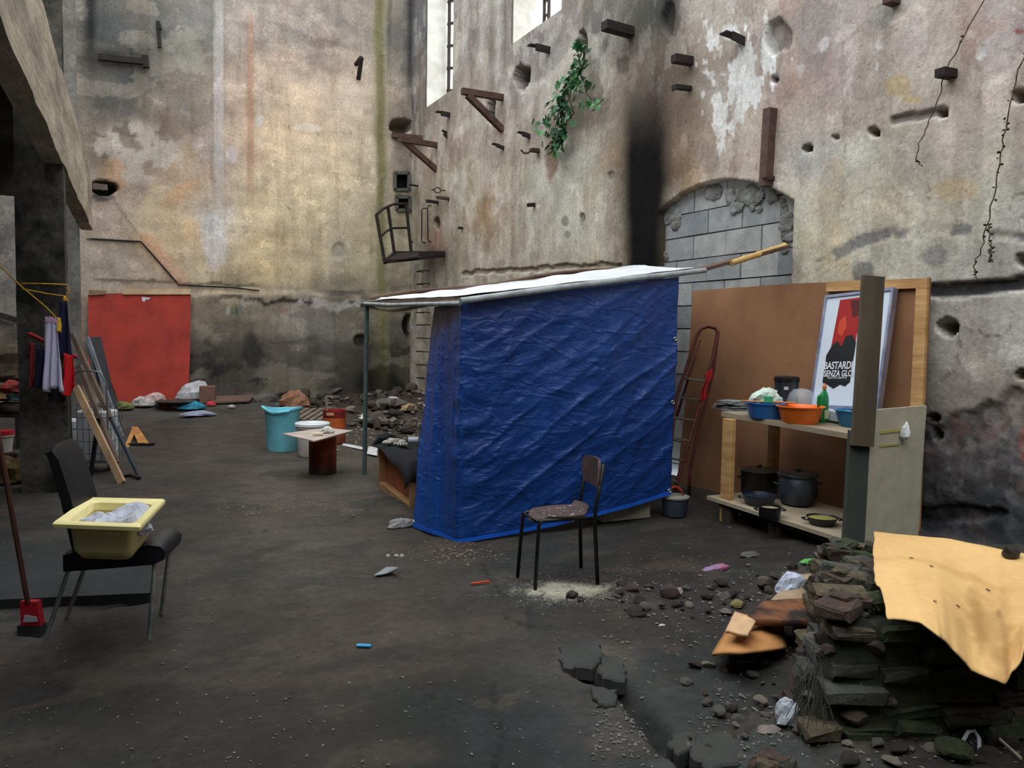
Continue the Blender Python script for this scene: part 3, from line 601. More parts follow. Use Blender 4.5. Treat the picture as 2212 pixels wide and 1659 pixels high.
NA, NB, NV = 170, 60, 130
P = []
for i in range(NB): P.append([tarp_pt(i/NB, j/NV, 0) for j in range(NV+1)])
for i in range(NA+1): P.append([tarp_pt(i/NA, j/NV, 1) for j in range(NV+1)])
mb = MB(); mb.grid(lambda a, b: P[int(round(a*(NA+NB)))][int(round(b*NV))], NA+NB, NV)
tp = tag(mb.build('tarpaulin', TARP, smooth=True), 'crumpled bright blue tarpaulin hanging as the wall of the hut', 'tarpaulin')
md = tp.modifiers.new('thickness', 'SOLIDIFY'); md.thickness = .003
h = MB(); pts = [P[i][0] for i in range(NA+NB+1)]
vs = []; 
for p in pts:
    for dz, dn in ((0, -.006), (.028, -.006), (.028, .01), (0, .01)): vs.append(p+nA*(-dn)+Vector((0, 0, dz)))
h.add(vs, [(i*4+k, (i+1)*4+k, (i+1)*4+(k+1) % 4, i*4+(k+1) % 4) for i in range(len(pts)-1) for k in range(4)])
h.build('hem', HEM, par=tp)
def eyelet(p, n, r=.014):
    e = MB(); a = n.orthogonal().normalized(); b = n.cross(a)
    e.tube([p+n*.008+(a*math.cos(k*.5236)+b*math.sin(k*.5236))*r for k in range(12)], .0045, 6, close=True); e.build('eyelet', METAL, par=tp)
eyelet(tarp_pt(.02, .52, 0), nB, .016)
for s_, t_ in ((.99, .02), (.99, .43), (.99, .72), (.5, .01)): eyelet(tarp_pt(s_, t_, 1), nA)
eyelet(tarp_pt(.02, .02, 0), nB, .018)
# roof: sloping board with a white plastic sheet, carried by pipes
ra = G(787, 1025); RA = Z3(ra, zat(ra, 654)); RB = tc_t+Vector((0, 0, .015))-fh*.05; 
RC_ = tr_t+(tr_t-RB).normalized()*.28+Vector((0, 0, .03)); RK = onx(1362, 578, 5.36)
RS = RC_+(tr_t-RB).normalized()*1.15; RS.z = CP.z+(ray(1738, 537)*((RS-CP).dot(FW))).z; e = atd(1735, 540, (RS-CP).dot(FW)); RS = Vector((min(e.x, 5.42), e.y, e.z))
def roofp(u, v, lift=0.):   # u along front RA? -> v back
    f = RA.lerp(RB, min(1, u/.42)) if u < .42 else RB.lerp(RC_, (u-.42)/.58)
    b = (RA+fh*.25+Vector((0, 0, .02))).lerp(RK, u)
    p = f.lerp(b, v); p.z += lift-.05*math.sin(math.pi*u)*v*(1-v)*2; return p
ROOFW = mat('weathered_roof_board', (112, 96, 84), .85, c2=(66, 56, 50), sc=4, bump=.5, bsc=20, stretch=(1, 3, 1))
mb = MB(); mb.grid(lambda u, v: roofp(u, v)+Vector((0, 0, .012*(float(fbm(u*7, v*5, 3))-.5))), 30, 16, .018, (0, 0, 1))
tag(mb.build('roof_board', ROOFW), 'warped brown roof boarding sloping over the blue hut', 'roof')
SHW = mat('white_plastic_sheet', (232, 234, 236), .45, c2=(200, 204, 208), sc=3, bump=.3, bsc=12)
def shp(u, v):
    uu = .06+u*.92; e_ = float(fbm(u*9, 1.3, 3))-.5; vv = .03+v*(.8+.22*e_)
    p = roofp(uu, max(.0, vv), .022+.016*float(fbm(u*12, v*6, 3))+.012*abs(math.sin(u*21+v*3))*v)
    return p
mb = MB(); mb.grid(shp, 90, 26); o = tag(mb.build('plastic_sheet', SHW, smooth=True), 'white plastic sheet laid over the sloping roof of the hut', 'plastic sheet'); o.modifiers.new('t', 'SOLIDIFY').thickness = .004
PIPE = mat('grey_plastic_pipe', (170, 176, 178), .5, c2=(120, 126, 130), sc=8, bump=.15)
mb = MB(); mb.tube([RB-fh*.03-Vector((0, 0, .012)), RB.lerp(RC_, .3)-fh*.04-Vector((0, 0, .004)), RB.lerp(RC_, .7)-fh*.04, RC_-fh*.03], [.024, .026, .025, .022], 12); tag(mb.build('roof_pipe', PIPE, smooth=50), 'grey pipe along the front edge of the hut roof', 'pipe')
mb = MB(); mb.tube([RA-fh*.03-Vector((0, 0, .01)), RA.lerp(RB, .35)+Vector((0, 0, -.03)), RA.lerp(RB, .7)+Vector((0, 0, -.028)), RB-Vector((0, 0, .03))], .018, 10); tag(mb.build('edge_pipe', PIPE, smooth=50), 'thin grey pipe under the short left edge of the hut roof', 'pipe')
WOODD = mat('old_brown_wood', (104, 78, 64), .8, c2=(62, 48, 42), sc=5, bump=.4, bsc=25)
# bowed plywood strip under the left edge, plank and bamboo at the right
mb = MB(); vs = []; N = 16
for i in range(N+1):
    t = i/N; p = RA.lerp(RB, t*.8)-Vector((0, 0, .015+.07*math.sin(math.pi*(t**.7))))+fh*.05
    vs += [p, p+fh*.3+Vector((0, 0, .0)), p+fh*.3+Vector((0, 0, .012)), p+Vector((0, 0, .012))]
mb.add(vs, [(i*4+k, (i+1)*4+k, (i+1)*4+(k+1) % 4, i*4+(k+1) % 4) for i in range(N) for k in range(4)]+[(0, 1, 2, 3), (N*4+3, N*4+2, N*4+1, N*4)]); tag(mb.build('plywood_strip', mat('bowed_plywood', (170, 158, 136), .8, c2=(110, 98, 84), sc=5)), 'bowed strip of plywood sagging under the left end of the hut roof', 'board')
mb = MB(); mb.bar(RB.lerp(RC_, .93)+Vector((0, 0, .0))+fh*.12, RS+Vector((0, 0, .01)), .2, .03, bev=.004); tag(mb.build('roof_plank', WOODD), 'long brown plank bridging from the hut roof to the plaster wall', 'plank')
BAM = mat('bamboo', (206, 172, 110), .5, c2=(176, 140, 84), sc=6, bump=.2)
mb = MB(); b0 = RC_+(RS-RC_)*.3-fh*.05; b1 = RS-fh*.04+Vector((0, 0, .015)); pts = []; rr = []
for i in range(25): t = i/24; pts.append(b0.lerp(b1, t)); rr.append(.024+(.005 if i % 6 == 0 else 0)+.004*t)
mb.tube(pts, rr, 12); tag(mb.build('bamboo_pole', BAM, smooth=60), 'yellow bamboo pole end resting against the wall beside the blocked arch', 'pole')
mb = MB(); f0 = RA+fh*.28+Vector((0, 0, .03)); pts = [f0.lerp(RK, i/10)+Vector((0, 0, .02*math.sin(i*1.1)+.02)) for i in range(11)]; mb.tube(pts, [.032-.001*i for i in range(11)], 10); tag(mb.build('timber_pole', WOODD, smooth=60), 'crooked brown timber pole at the rear edge of the hut roof', 'pole')
mb = MB(); mb.tube([Z3(ra, 0), Z3(ra, RA.z)+rh*.02], .024, 12); tag(mb.build('steel_post', mat('green_grey_post', (92, 112, 108), .55, .2, c2=(68, 84, 82), sc=7, bump=.2), smooth=50), 'thin grey green post holding up the left end of the hut roof', 'post')
# ------------------------------------------------------------------ white block, paint bucket, ladder
WB_ = mat('pale_block', (168, 166, 148), .9, c2=(120, 118, 104), sc=6, bump=.4)
a = G(1300, 1130); b = G(1405, 1119); mb = MB(); dv = (b-a).normalized(); nv = Vector((-dv.y, dv.x, 0))
mb.bar(a+nv*.1+Vector((0, 0, .065)), b+nv*.1+Vector((0, 0, .065)), .2, .13, bev=.008); tag(mb.build('masonry_block', WB_), 'long pale masonry block on the ground under the hem of the blue tarpaulin', 'block')
c = G(1457, 1112); r = .115
b_ = thing('paint_bucket', 'dark grey bucket with a pale lid and red handle at the foot of the ladder', 'bucket', c)
MB().lathe(c, [(r*.88, 0), (r*.9, .02), (r, .15)], 28).build('bucket_body', mat('dark_bucket_plastic', (58, 66, 78), .5, c2=(40, 44, 52)), b_, smooth=50)
MB().lathe(c, [(r*1.04, .148), (r*1.08, .152), (r*1.08, .166), (r*.9, .172), (r*.2, .168)], 28).build('lid', mat('bucket_lid', (150, 148, 136), .6, c2=(116, 112, 100)), b_, smooth=40)
MB().tube([c+rh*(-.07+.14*i/10)+Vector((0, 0, .17+.075*math.sin(math.pi*i/10)**.6)) for i in range(11)], .008, 8).build('handle', mat('red_plastic', (196, 46, 40), .45), b_, smooth=True)
LRED = mat('red_brown_ladder_paint', (112, 52, 46), .6, .1, c2=(70, 40, 38), sc=8, bump=.3)
LGR = mat('worn_ladder_tread', (110, 98, 88), .7, c2=(74, 66, 60), sc=8)
lb = G(1470, 1082); n1 = rh.cross(fh*.36+Vector((0, 0, 1.7))); n2 = rh.cross(fh*.10+Vector((0, 0, 1.7)))
LP = lambda x, y: onp(x, y, lb, n1)
LQ = lambda x, y: onp(x, y, lb+fh*.26, n2)
ld = thing('step_ladder', 'folded red brown step ladder leaning against the brown panel beside the hut', 'ladder', lb)
MB().tube([LP(1440, 1040), LP(1450, 952), LP(1462, 856), LP(1485, 788), LP(1505, 725), LP(1514, 711), LP(1528, 705), LP(1544, 708), LP(1551, 718), LP(1540, 770), LP(1525, 830), LP(1508, 884), LP(1482, 978), LP(1464, 1034), LP(1456, 1073)], .017, 10).build('front_frame', LRED, ld, smooth=True)
MB().tube([LQ(1488, 1082), LQ(1490, 1020), LQ(1507, 935), LQ(1526, 864), LQ(1541, 800), LQ(1550, 726)], .016, 8).build('rear_frame', LRED, ld, smooth=True)
MB().tube([LQ(1462, 900), LQ(1477, 850), LQ(1492, 800), LQ(1512, 735)], .0125, 8).build('rear_frame', LRED, ld, smooth=True)
for (x0, y0, x1, y1) in ((1461, 857, 1514, 864), (1454, 902, 1500, 908), (1448, 946, 1490, 952), (1446, 990, 1476, 994), (1445, 1036, 1463, 1040)):
    p, q = LP(x0, y0), LP(x1, y1); MB().bar(p, q, .05, .016, bev=.003).build('tread', LGR, ld)
p, q = LP(1482, 818), LP(1519, 822); MB().bar(p+fh*-.03, q+fh*-.03, .17, .018, bev=.004).build('platform', LGR, ld)
def crumple(c, rx, ry, rz, seed, n=18, m=None, name='rag', flat=.0):
    """crumpled cloth / bag lump: folded closed surface"""
    rs = random.Random(seed); mb = MB(); c = Vector(c); vs = []; nu, nv = n, max(6, n//2)
    for j in range(nv+1):
        ph = -math.pi/2+math.pi*j/nv
        for i in range(nu):
            th = 2*math.pi*i/nu; x, y, z = math.cos(ph)*math.cos(th), math.cos(ph)*math.sin(th), math.sin(ph)
            k = .62+.75*float(fbm(x*1.6+seed*3.1+5, y*1.6+z*1.9+7, 4, seed))+.22*abs(float(fbm(x*4+seed, y*4+z*3, 2, seed+9))-.5)
            zz = z*rz*k
            if zz < 0: zz *= .25
            vs.append(c+Vector((x*rx*k, y*ry*k, zz+rz*.18)))
    fs = [(j*nu+i, j*nu+(i+1) % nu, (j+1)*nu+(i+1) % nu, (j+1)*nu+i) for j in range(nv) for i in range(nu)]
    mb.add(vs, fs); return mb.build(name, m)
def cloth(P_, nu, nv, m, name, par=None, th=.004, **k):
    mb = MB(); mb.grid(P_, nu, nv); o = mb.build(name, m, par, smooth=True, **k); o.modifiers.new('t', 'SOLIDIFY').thickness = th; return o
REDC = mat('red_cloth', (186, 34, 34), .9, c2=(140, 22, 26), sc=6, bump=.3)
cloth(lambda u, v: LP(1522+14*u-12*v+3*math.sin(v*7), 806+62*v-10*u)-fh*(.03+.02*math.sin(u*9+v*3)), 10, 16, REDC, 'rag')
tag(bpy.data.objects['rag'], 'red rag hanging from the step ladder', 'rag')
# ------------------------------------------------------------------ brown panel leaning on the wall
pb0 = onz(1462, 1043, .03); pb1 = onz(1985, 1190, .0); pn = Vector((0, pb1.y-pb0.y, 0)).cross(Vector((.11, 0, 2.05)))
PP = lambda x, y, o=0.: onp(x, y, Vector((5.31, 5, 0)), pn)-Vector((o, 0, 0))
HARD = mat('brown_hardboard', (160, 116, 82), .75, c2=(122, 84, 58), sc=1.1, amt=.4, bump=.12, bsc=60, fine=.08)
PINE = mat('pine_batten', (206, 164, 108), .7, c2=(168, 124, 76), sc=3, bump=.25, bsc=20, stretch=(1, 1, 6))
pnl = thing('hardboard_panel', 'large brown hardboard panel with pine edging leaning against the blocked arch', 'panel', PP(1720, 1110))
MB().prism([PP(1462, 1043), PP(1985, 1192), PP(1996, 905), PP(2010, 600), PP(1790, 610), PP(1720, 612), PP(1497, 628), PP(1480, 870)], (.012, 0, 0)).build('board', HARD, pnl)
MB().prism([PP(1790, 609, .03), PP(2008, 601, .03), PP(2008, 622, .03), PP(1790, 630, .03)], (.028, 0, 0)).build('batten', PINE, pnl)
MB().prism([PP(1984, 623, .03), PP(2008, 623, .03), PP(1986, 1190, .03), PP(1957, 1180, .03)], (.028, 0, 0)).build('batten', PINE, pnl)
# ------------------------------------------------------------------ work table
zT = .885; BXT = 5.2
zL = .94; f0 = onz(1558, 889, zL); f1 = onz(1842, 938, zT); g0 = G(1556, 1128); g1 = G(1842, 1205)
WORN = mat('worn_pale_wood', (172, 158, 134), .7, c2=(128, 114, 94), sc=3, bump=.25, stretch=(1, .3, 1))
tb = thing('work_table', 'rough wooden work table with basins on top and pots beneath', 'table', Z3((f0+f1)/2, FZ((f0+f1)/2)))
MB().hexa([Z3(f0, zL-.04), Z3(f1, zT-.04), (BXT, f1.y+.03, zT-.04), (BXT, f0.y, zL-.04), f0, f1, (BXT, f1.y+.03, zT), (BXT, f0.y, zL)]).build('tabletop', WORN, tb)
def ztop(p): return zL+(zT-zL)*(f0.y-p.y)/(f0.y-f1.y)
def ont(px, py):
    z = .91
    for _ in range(6): p = onz(px, py, z); z = ztop(p)
    p.z = z; return p
def onback(px, X): p = onx(px, 890, X); p.z = ztop(p); return p
MB().box(Vector((g0.x+.03, g0.y-.035, (zL-.045+g0.z)/2)), (.05, .11, zL-.045-g0.z), bev=.004).build('leg', PINE, tb)
MB().box(Vector((5.1, f0.y-.05, (zT-.04)/2+.02)), (.07, .07, zT-.06)).build('leg', PINE, tb)
MB().box(Vector((5.08, f1.y+.1, (zT-.04)/2+.04)), (.07, .07, zT-.12)).build('leg', PINE, tb)
s0 = Z3(g0, .235)-Vector((.05, -.12, 0)); s1 = Vector((g1.x-.02, g1.y+.02, .185))
MB().hexa([Z3(s0, s0.z-.03), Z3(s1, s1.z-.03), (5.18, s1.y, s1.z-.03), (5.18, s0.y, s0.z-.03), s0, s1, (5.18, s1.y, s1.z), (5.18, s0.y, s0.z)]).build('lower_shelf', WORN, tb)
def zsh(p): t = (s0.y-p.y)/(s0.y-s1.y); return s0.z+(s1.z-s0.z)*t
def onsh(px, py):
    z = .2
    for _ in range(5): p = onz(px, py, z); z = zsh(p)
    p.z = z; return p
# pallet under the shelf
DARKW = mat('dark_damp_wood', (70, 60, 52), .85, c2=(42, 36, 32), sc=5, bump=.5)
pa = thing('pallet', 'dark wooden pallet carrying the lower shelf of the work table', 'pallet', G(1700, 1160))
u = Vector((s1.x-s0.x, s1.y-s0.y, 0)).normalized(); L = (s1-s0).length-.2; o0 = Vector((s0.x+.05, s0.y-.1, .02)); wv = Vector((-u.y, u.x, 0)); wv = wv if wv.x > 0 else -wv
dzp = Vector((0, 0, (s1.z-s0.z)/L))
for k in (0, .5, 1):
    MB().bar(o0+wv*(.04+.42*k)+Vector((0, 0, .155)), o0+wv*(.04+.42*k)+u*L+Vector((0, 0, .155+s1.z-s0.z)), .09, .022).build('board', DARKW, pa)
    MB().bar(o0+wv*(.04+.42*k)+Vector((0, 0, .012)), o0+wv*(.04+.42*k)+u*L+Vector((0, 0, .0)), .09, .02).build('board', DARKW, pa)
    for t in (.04, .46, .9):
        MB().box(o0+wv*(.04+.42*k)+u*(L*t+.04)+Vector((0, 0, .075)), (.09, .1, .11), rotz(math.atan2(-u.x, u.y))).build('block', DARKW, pa)
# side panel closing the right end
SP = lambda x, y: ony(x, y, g1.y-.02)
GB = mat('grey_green_chipboard', (198, 192, 168), .85, c2=(176, 170, 148), sc=8, bump=.2, bsc=60, fine=.1)
sp = thing('side_panel', 'beige chipboard panel closing the right end of the work table', 'panel', SP(1930, 1195))
q = [SP(1866, 1200), SP(1982, 1192), SP(1990, 1040), SP(2002, 876), SP(1878, 886)]; 
for k in q: k.x = min(k.x, 5.42)
MB().prism(q, (0, .016, 0)).build('board', GB, sp)
TAPE = mat('yellowed_tape', (196, 184, 110), .5, c2=(170, 156, 90))
for (x0, y0, x1, y1, wd) in ((1900, 934, 1958, 927, .022), (1900, 963, 1940, 960, .015)):
    a, b = SP(x0, y0)-Vector((0, .003, 0)), SP(x1, y1)-Vector((0, .003, 0)); MB().bar(a, b, .004, wd).build('tape', TAPE, sp)
o = crumple(SP(1946, 945)-Vector((0, .03, 0)), .03, .03, .09, 5, 14, SHW, 'plastic_scrap'); tag(o, 'scrap of white plastic taped to the beige side panel', 'plastic scrap')
# post: long board nailed to a shorter one
PW = mat('weathered_dark_board', (96, 84, 66), .85, c2=(58, 50, 42), sc=4, bump=.5, bsc=22, stretch=(1, 1, .25))
PG_ = mat('blue_stained_board', (66, 72, 62), .85, c2=(40, 48, 52), sc=3, bump=.5, bsc=22, stretch=(1, 1, .25))
pg = G(1838, 1207); dpt = (pg-CP).dot(FW)
ps = thing('wooden_post', 'tall dark weathered board nailed to a shorter post in front of the poster', 'post', pg)
F = lambda x, y, o=0.: atd(x, y, dpt+o)
MB().prism([F(1822, 1207), F(1866, 1207), F(1880, 940), F(1838, 930)], fh*.05).build('lower_board', PG_, ps)
MB().prism([F(1842, 962, -.045), F(1888, 966, -.045), F(1912, 598, -.045), F(1866, 594, -.045)], fh*.042).build('upper_board', PW, ps)
# ------------------------------------------------------------------ poster in its frame
pl_b = Vector((5.13, 5, 1.0)); pl_n = Vector((0, 1, 0)).cross(Vector((.2, 0, .92)))
QP = lambda x, y, o=0.: onp(x, y, pl_b-Vector((o, 0, 0)), pl_n)
A_, B_, C_, D_ = QP(1749, 881), QP(1893, 886), QP(1926, 630), QP(1778, 632)
ux = (B_-A_).normalized(); uz = (D_-A_); uz = (uz-ux*uz.dot(ux)).normalized(); Wp = ((B_-A_).length+(C_-D_).length)/2; Hp = ((D_-A_).length+(C_-B_).length)/2; un = ux.cross(uz); un = un if un.x < 0 else -un
pf = thing('framed_poster', 'framed white and red film poster leaning behind the dark post', 'poster', A_+ux*Wp/2)
def PQ(a, b, o=0.): return A_+ux*(a*Wp)+uz*(b*Hp)+un*o
def PQm(poly, o, m, name, th=.0008): return MB().prism([PQ(a, b, o) for a, b in poly], un*th).build(name, m, pf)
PQm([(0, 0), (1, 0), (1, 1), (0, 1)], -.045, mat('frame_silver_side', (150, 140, 152), .4, .3), 'case', .045)
FRM = mat('silver_frame', (168, 176, 196), .35, .5, c2=(120, 124, 160), sc=9)
for nm, poly in (('frame', [(0, 0), (1, 0), (1, .025), (0, .025)]), ('frame', [(0, .975), (1, .975), (1, 1), (0, 1)]), ('frame', [(0, .025), (.035, .025), (.035, .975), (0, .975)]), ('frame', [(.965, .025), (1, .025), (1, .975), (.965, .975)])): PQm(poly, 0, FRM, nm, .012)
flat = lambda n, c: mat(n, c, .5, c2=c, bump=.02)
PQm([(.035, .025), (.965, .025), (.965, .975), (.035, .975)], .001, flat('poster_white', (206, 216, 228)), 'print')
PQm([(.24, .945), (.58, .95), (.56, .55), (.20, .50)], .002, flat('poster_red', (158, 30, 30)), 'print')
PQm([(.40, .93), (.58, .93), (.57, .80), (.47, .78)], .003, flat('poster_dark_red', (84, 20, 22)), 'print')
PQm([(.28, .76), (.36, .80), (.40, .70), (.34, .62), (.27, .66)], .003, flat('poster_orange', (196, 70, 44)), 'print')
BLK_ = flat('poster_black', (26, 28, 30))
PQm([(.15, .22), (.56, .22), (.57, .56), (.50, .63), (.41, .62), (.36, .53), (.30, .58), (.22, .55), (.15, .46)], .004, BLK_, 'print')
PQm([(.16, .225), (.55, .225), (.50, .19), (.42, .205), (.33, .17), (.24, .20)], .004, BLK_, 'print')
def text(s, a, b, size, m, par, name='lettering', o=.006, basis=None, sx=1., bold=0., align='LEFT'):
    cu = bpy.data.curves.new(name, 'FONT'); cu.body = s; cu.size = size; cu.extrude = .0004; cu.offset = bold; cu.align_x = align; cu.materials.append(m)
    t0 = bpy.data.objects.new(name, cu); COL.objects.link(t0); bpy.context.view_layer.update(); me = bpy.data.meshes.new_from_object(t0.evaluated_get(bpy.context.evaluated_depsgraph_get())); bpy.data.objects.remove(t0); me.name = name; t = bpy.data.objects.new(name, me); COL.objects.link(t); X_, Y_, N_, Pp = basis or (ux, uz, un, PQ(a, b, o)); w = Vector(par['_w'])
    t.matrix_world = Matrix(((X_.x*sx, Y_.x, N_.x, 0), (X_.y*sx, Y_.y, N_.y, 0), (X_.z*sx, Y_.z, N_.z, 0), (0, 0, 0, 1))); t.parent = par; t.location = Pp-w; return t
WT_ = flat('poster_lettering', (216, 220, 226)); sz = .075*Hp
if ux.cross(uz).dot(un) < 0: print('flip')
text('BASTARDI', .14, .34, sz*1.18, WT_, pf, bold=.0016*1, sx=.72); text('SENZA GLORIA', .155, .275, sz*1.0, WT_, pf, bold=.0014, sx=.72); text('SCRITTO E DIRETTO', .22, .255, sz*.28, WT_, pf)
DK = flat('poster_small_print', (40, 44, 60))
for b_ in (.815, .685, .355): MB().prism([PQ(x_, y_, .003) for x_, y_ in ((.76, b_), (.86, b_), (.86, b_+.012), (.76, b_+.012))], un*.0006).build('small_print', DK, pf)
a = A_+ux*(Wp*.5); zb_ = a.z; mb = MB(); mb.box((5.09, a.y+.16, (zT+zb_)/2+.012), (.16, .9, zb_-zT-.036), bev=.01)
tag(mb.build('plastic_tray', mat('white_translucent_tray', (196, 200, 210), .4, c2=(170, 176, 190))), 'shallow white plastic box under the framed poster on the table', 'box')
# ------------------------------------------------------------------ things on the table
def plas(n, c, c2=None, r=.35): return mat(n, c, r, c2=c2 or tuple(int(x*.88) for x in c), sc=3, bump=.05, spec=.5)
def size_at(p, wpx): return wpx/FPX*(p-CP).dot(FW)/2
def basin(px, py, wpx, h, name, label, m, z=None, oval=1., rz=0.):
    c = ont(px, py); r = size_at(c, wpx); c = c+fh*r*.7
    mb = MB(); mb.lathe(c, [(r*.70, 0), (r*.73, .006), (r*.90, h*.86), (r*.93, h*.93), (r*1.0, h*.95), (r*1.0, h), (r*.92, h*1.0), (r*.88, h*.9), (r*.71, .012), (r*.1, .01)], 40, sx=1, sy=oval, rz=rz)
    return tag(mb.build(name, m, smooth=40), label, 'basin'), c, r
zz = zT
bb, bc, br = basin(1664, 906, 94, .125, 'washing_basin', 'blue plastic basin with a scourer on its rim on the table', plas('blue_plastic', (56, 132, 222)))
basin(1741, 918, 104, .135, 'washing_basin', 'bright orange plastic basin at the table edge', plas('orange_plastic', (255, 124, 30)))
basin(1862, 926, 92, .13, 'washing_basin', 'teal blue basin half hidden behind the dark post', plas('teal_plastic', (20, 112, 158)))
c = onback(1697, 5.06); r = size_at(c, 50); hp = zat(c, 811)-c.z-.045
p_ = thing('stock_pot', 'tall black cooking pot at the back of the table', 'pot', c)
MB().lathe(c, [(r*.95, 0), (r, .02), (r, hp), (r*.96, hp), (r*.95, .03), (r*.2, .02)], 32).build('pot_body', mat('black_enamel', (48, 52, 58), .3, c2=(30, 32, 36), spec=.6), p_, smooth=40)
MB().lathe(c, [(r*1.05, hp-.005), (r*1.07, hp+.005), (r*1.05, hp+.03), (r*.9, hp+.038), (r*.2, hp+.04)], 32).build('lid', mat('black_plastic', (22, 22, 24), .4), p_, smooth=40)
MB().prism([c-fh*r*1.0+rh*(-.055)+Vector((0, 0, hp-.07)), c-fh*r*1.0+rh*(-.02)+Vector((0, 0, hp-.07)), c-fh*r*1.0+rh*(-.02)+Vector((0, 0, hp-.045)), c-fh*r*1.0+rh*(-.055)+Vector((0, 0, hp-.045))], -fh*.004).build('sticker', plas('white_sticker', (200, 204, 208)), p_)
c = onback(1730, 5.08); c.z = zb_-.005; r = size_at(c, 60)
GLA = mat('clear_plastic', (225, 230, 235), .08, c2=(225, 230, 235), bump=.05, alpha=.28, spec=.7)
d_ = MB(); d_.lathe(c, [(r, 0), (r*1.03, .012), (r*.99, .05), (r*.85, .1), (r*.55, .135), (r*.1, .145)], 36, cap0=False); tag(d_.build('clear_dome', GLA, smooth=True), 'clear plastic dome cover behind the orange basin', 'cover')
c = onback(1779, 4.96)
b_ = thing('detergent_bottle', 'green detergent bottle standing behind the orange basin', 'bottle', c)
GRN = plas('green_plastic', (18, 128, 62)); r = .045
MB().lathe(c, [(r*.9, 0), (r, .01), (r, .13), (r*1.02, .16), (r*.92, .2), (r*.6, .235), (r*.34, .25), (r*.32, .262)], 28, sy=.62).build('bottle_body', GRN, b_, smooth=45)
MB().lathe(c, [(r*.36, .262), (r*.36, .285), (r*.22, .29), (r*.16, .305), (r*.05, .307)], 16).build('cap', plas('orange_cap', (206, 122, 60)), b_, smooth=45)
MB().tube([c-rh*r*.2+Vector((0, 0, .235))-fh*.01, c-rh*r*1.05+Vector((0, 0, .2))-fh*.01, c-rh*r*1.1+Vector((0, 0, .15))-fh*.01, c-rh*r*.9+Vector((0, 0, .11))-fh*.01], .011, 8).build('grip', GRN, b_, smooth=True)
MB().prism([c-fh*r*.64+rh*a+Vector((0, 0, z_)) for a, z_ in ((-.03, .03), (.03, .03), (.03, .1), (-.03, .1))], -fh*.002).build('label', plas('pale_label', (190, 200, 150)), b_)
c = bc+Vector((0, 0, .125)); o = crumple(c+fh*.02-Vector((0, 0, .01)), .13, .10, .10, 8, 24, plas('pale_green_bag', (206, 226, 212)), 'bread_bag'); tag(o, 'pale rounded plastic bag lying on top of the blue basin', 'bag')
a = bc-rh*.22+Vector((0, 0, .14)); b = bc+rh*.2+Vector((0, 0, .132))-fh*.02
st = thing('wooden_spoon', 'brown wooden stick lying across the rim of the blue basin', 'stick', a); MB().bar(a-fh*.085, b-fh*.085, .03, .014, bev=.004).build('shaft', mat('brown_stick', (160, 88, 58), .6, c2=(190, 140, 80), sc=2), st)
c = bc-fh*.115-rh*.02+Vector((0, 0, .148)); sg = thing('sponge', 'green scouring sponge resting on the rim of the blue basin', 'sponge', c-Vector((0, 0, .02)))
MB().box(c+Vector((0, 0, .008)), (.065, .03, .058), rotz(-YAW), bev=.006).build('foam', plas('green_foam', (70, 170, 120), r=.9), sg)
# newspapers
nw = MB(); c = ont(1592, 889)+fh*.15
for k in range(7):
    a = rd.uniform(-.25, .25); nw.box(c+Vector((rd.uniform(-.02, .02), rd.uniform(-.02, .02), .006+k*.012)), (.24-.012*k, .3-.015*k, .008), rotz(a) @ Matrix.Rotation(.05*rd.uniform(-1, 1), 3, 'X'))
o = tag(nw.build('newspaper_pile', mat('newsprint', (158, 162, 158), .9, c2=(96, 100, 100), sc=14, bump=.2)), 'pile of crumpled grey newspapers at the left end of the table', 'newspapers')
# ------------------------------------------------------------------ pots under the table
def pot(px, py, wpx, h, label, m, lid=None, name='cooking_pot', shape='straight', fill=None, ear=True, lidz=0.):
    c = onsh(px, py); r = size_at(c, wpx); c = c+fh*r*.75; c.z = zsh(c); t = thing(name, label, 'pot' if name == 'cooking_pot' else 'pan', c)
    if shape == 'straight': pr = [(r*.9, 0), (r*.97, .015), (r, h*.97), (r*1.04, h), (r*.97, h), (r*.94, .02), (r*.1, .018)]
    elif shape == 'round': pr = [(r*.62, 0), (r*.8, .02), (r*.98, h*.35), (r, h*.55), (r*.92, h*.82), (r*.86, h*.92), (r*.94, h), (r*.88, h), (r*.8, h*.9), (r*.8, .1), (r*.1, .05)]
    else: pr = [(r*.7, 0), (r*.78, .008), (r*1, h), (r*.97, h), (r*.75, .015), (r*.1, .012)]
    MB().lathe(c, pr, 36).build('pot_body', m, t, smooth=45)
    if lid: lid_ = MB().lathe(c, [(r*1.03, h+lidz), (r*1.06, h+.006+lidz), (r*.98, h+.018+lidz), (r*.4, h+.028+lidz), (r*.12, h+.03+lidz)], 32).build('lid', lid, t, smooth=45); MB().lathe(c, [(r*.1, h+.028+lidz), (r*.13, h+.045+lidz), (r*.09, h+.055+lidz)], 14).build('knob', SOOTP, lid_, smooth=45)
    if ear:
        for s_ in (-1, 1):
            b0 = c+rh*(s_*r*.98)+Vector((0, 0, h*.72)); MB().tube([b0-fh*.035, b0-fh*.03+rh*s_*.03, b0+fh*.03+rh*s_*.03, b0+fh*.035], .006, 6).build('handle', m, t, smooth=True)
    if fill: MB().lathe(c, [(r*.93, h*.8), (r*.7, h*.86), (r*.3, h*.9), (r*.05, h*.92)], 24, cap0=False).build('food', fill, t, smooth=True)
    return t
SOOTP = mat('sooty_pot', (18, 18, 21), .4, c2=(10, 10, 12), spec=.5); ALU = mat('tarnished_aluminium', (84, 92, 104), .38, .7, c2=(34, 38, 44), sc=4, bump=.15)
pot(1648, 1074, 78, .2, 'large black pot with a dull lid on the lower shelf', SOOTP, mat('dull_lid', (70, 64, 52), .5, .3))
